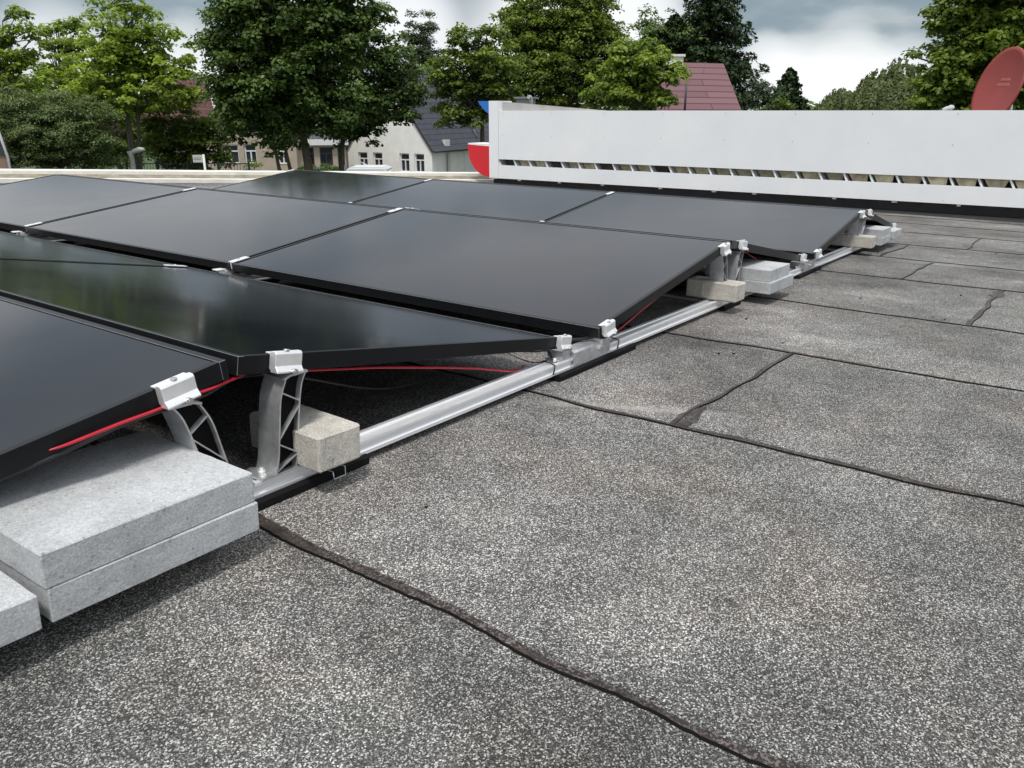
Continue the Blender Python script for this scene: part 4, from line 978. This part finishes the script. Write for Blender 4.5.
# willows
def willow(px,D,label,blobs):
    base=gp(px,D); e=empty('weeping_willow',WT(base,ROT),label,'tree','weeping willows'); inv=WT(base,ROT).inverted(); s=ppm(D)
    CC=[];NN=[];SS=[];TT=[]; bm=bmesh.new(); 
    for (bx,by,rx,ry) in blobs:
        c=inv@at(bx,by,D); ax=rx/s; az=ry/s; tube(bm,smoothpath([(0,0,0),(c.x*.3,0,c.z*.5),(c.x,0,c.z)],4),[.25-.02*i for i in range(9)],6)
        for k in range(int(95*ax*1.1)):
            a=rng.uniform(0,2*PI); r=rng.uniform(0,1)**.5; x0=c.x+math.cos(a)*r*ax; y0=math.sin(a)*r*ax*.8; z0=c.z+az*math.sqrt(max(0,1-r*r))*rng.uniform(.75,1.05)
            ln=rng.uniform(1.2,3.8)*(.5+.6*r); m=int(ln*24); t=rng.uniform(0,1,m)
            P=np.stack([x0+math.cos(a)*.35*t**.5+rng.normal(size=m)*.035,y0+math.sin(a)*.35*t**.5+rng.normal(size=m)*.035,z0-ln*t],1)
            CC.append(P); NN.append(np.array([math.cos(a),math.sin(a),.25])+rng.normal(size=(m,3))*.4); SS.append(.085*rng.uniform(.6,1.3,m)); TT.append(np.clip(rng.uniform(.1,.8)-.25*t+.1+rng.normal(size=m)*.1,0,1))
    finish('trunk',bm,'bark',e); leaves_obj('crown',np.concatenate(CC),np.concatenate(NN),np.concatenate(SS),np.concatenate(TT),'leaf_willow',e,aspect=2.6)
willow(885,40,'large weeping willow left of the right hand maple',[(880,98,22,26),(898,92,22,28),(868,105,16,20)])
willow(838,42,'smaller lower weeping willow left of the large one',[(842,106,17,16),(830,112,13,13),(852,110,14,16)])
# right maple
tree('maple_tree','sunlit green maple filling the upper right corner behind the red dish',985,22,
 [(975,60,42,40),(1010,30,50,48),(960,85,40,28),(935,92,26,22),(1030,80,48,45),(965,15,30,28),(940,65,20,22),(1000,-15,50,30),(925,102,18,14),(985,100,50,24),(948,42,14,16),(1060,20,50,60)],[1000],'leaf_maple_bright',.14,.33,50,1.0,tr=.2,group='dark maples by the street',bright=-.06)
# trees seen only in reflections and side views: a far wooded horizon
bm=bmesh.new()
CC=[];NN=[];SS=[];TT=[]
for k in range(520):
    t=rng.uniform(-1.2,1.2); dd=rng.uniform(95,130); dirv=FWD*math.cos(t)+RGT*math.sin(t); c=np.array(CW+dirv*dd); c[2]=GZ+rng.uniform(.5,4.6)
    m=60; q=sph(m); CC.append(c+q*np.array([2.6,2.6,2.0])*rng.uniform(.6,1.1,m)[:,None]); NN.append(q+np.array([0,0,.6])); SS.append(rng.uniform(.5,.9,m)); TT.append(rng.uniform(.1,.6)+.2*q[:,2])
wood=leaves_obj('woodland',np.concatenate(CC),np.concatenate(NN),np.concatenate(SS),np.concatenate(TT),'leaf_mid',None)
tag(wood,'low far band of trees along the horizon behind the houses','woodland',kind='stuff')

# ------------------------------------------------------------------ sky and light
az=math.atan2(-.35,-.80); el=R(66)
w=bpy.data.worlds.new('World'); scene.world=w; w.use_nodes=True; nt=w.node_tree
for n in list(nt.nodes): nt.nodes.remove(n)
out=nd(nt,'OutputWorld'); bg=nd(nt,'Background'); nt.links.new(bg.outputs[0],out.inputs[0])
sky=nd(nt,'TexSky',sky_type='NISHITA'); sky.sun_disc=False; sky.sun_elevation=el; sky.sun_rotation=PI/2-az; sky.air_density=1.2; sky.dust_density=1.5
tc=nd(nt,'TexCoord')
def dirmap(sc,loc=(0,0,0)):
    m_=nd(nt,'Mapping'); m_.inputs['Scale'].default_value=sc; m_.inputs['Location'].default_value=loc; nt.links.new(tc.outputs['Generated'],m_.inputs[0]); return m_.outputs[0]
n1=nd(nt,'TexNoise'); n1.inputs['Scale'].default_value=2.6; n1.inputs['Detail'].default_value=7; n1.inputs['Roughness'].default_value=.55; nt.links.new(dirmap((1,1,3.6),(.35,.9,.2)),n1.inputs['Vector'])
n2=nd(nt,'TexNoise'); n2.inputs['Scale'].default_value=5.5; n2.inputs['Detail'].default_value=6; nt.links.new(dirmap((1,1,3.0),(4.3,1.9,2)),n2.inputs['Vector'])
# cloud body: white to blue-grey undersides; the sky itself shows in between
S=10.0   # the background strength is .1
cr=ramp(nt,[(.34,(.22,.30,.36)),(.44,(.42,.50,.57)),(.52,(.86,.90,.93)),(.60,(1.0,1.0,1.0))]); nt.links.new(n1.outputs['Fac'],cr.inputs[0])
# broad blue-grey bank in the direction right of centre, brighter low down
def bank(px,py,rad):
    d=(at(px,py,50)-CW).normalized(); dot=nd(nt,'VectorMath',operation='DOT_PRODUCT'); nt.links.new(tc.outputs['Generated'],dot.inputs[0]); dot.inputs[1].default_value=d
    mr=nd(nt,'MapRange',interpolation_type='SMOOTHSTEP'); mr.inputs[1].default_value=math.cos(R(rad)); mr.inputs[2].default_value=1.0; nt.links.new(dot.outputs['Value'],mr.inputs[0]); return mr.outputs[0]
def mul(a,b):
    n=nd(nt,'Math',operation='MULTIPLY')
    for i,v in enumerate((a,b)):
        if isinstance(v,(int,float)): n.inputs[i].default_value=v
        else: nt.links.new(v,n.inputs[i])
    return n.outputs[0]
col=cr.outputs[0]
rn=ramp(nt,[(.36,.45),(.50,1.0)]); nt.links.new(n2.outputs['Fac'],rn.inputs[0])
for px,py,rad,amt in ((860,-30,13,1.0),(780,15,7.5,.95),(890,25,6,.9),(30,-5,7,.85),(110,25,4,.6),(195,15,4,.8),(430,-25,6,.8),(835,112,4,.55),(680,-25,5,.7)):
    col=mixc(nt,mul(mul(bank(px,py,rad),rn.outputs[0]),amt),col,(.27,.35,.41))
for px,py,rad,amt in ((630,20,4.5,.8),(800,80,3.2,.95),(850,78,3.2,.95),(895,88,3.5,.9),(765,70,2.6,.7),(190,75,4,.7),(410,28,4,.8),(60,55,4,.6),(765,50,1.6,.3),(845,40,2.2,.35)):
    col=mixc(nt,mul(bank(px,py,rad),amt),col,(1.1,1.12,1.14))
# higher up the overcast closes to an even grey
sep=nd(nt,'SeparateXYZ'); nt.links.new(tc.outputs['Generated'],sep.inputs[0])
mr=nd(nt,'MapRange'); mr.inputs[1].default_value=.15; mr.inputs[2].default_value=.6; nt.links.new(sep.outputs[2],mr.inputs[0])
col=mixc(nt,mul(mr.outputs[0],.75),col,(.98,1.03,1.10))
sc_=nd(nt,'VectorMath',operation='SCALE'); sc_.inputs['Scale'].default_value=S*1.0; nt.links.new(col,sc_.inputs[0])
fac=ramp(nt,[(.30,.75),(.5,.96)]); nt.links.new(n2.outputs['Fac'],fac.inputs[0])
fin=mixc(nt,fac.outputs[0],sky.outputs[0],sc_.outputs[0]); nt.links.new(fin,bg.inputs[0]); bg.inputs[1].default_value=.1
sun=bpy.data.lights.new('sun','SUN'); sun.energy=2.7; sun.angle=R(10); sun.color=(1,.96,.9)
so=bpy.data.objects.new('sun',sun); COL.objects.link(so)
sd=Vector((math.cos(az)*math.cos(el),math.sin(az)*math.cos(el),math.sin(el))); so.rotation_euler=sd.to_track_quat('Z','Y').to_euler()
scene.view_settings.view_transform='Standard'; scene.view_settings.look='None'; scene.view_settings.exposure=0; scene.view_settings.gamma=1
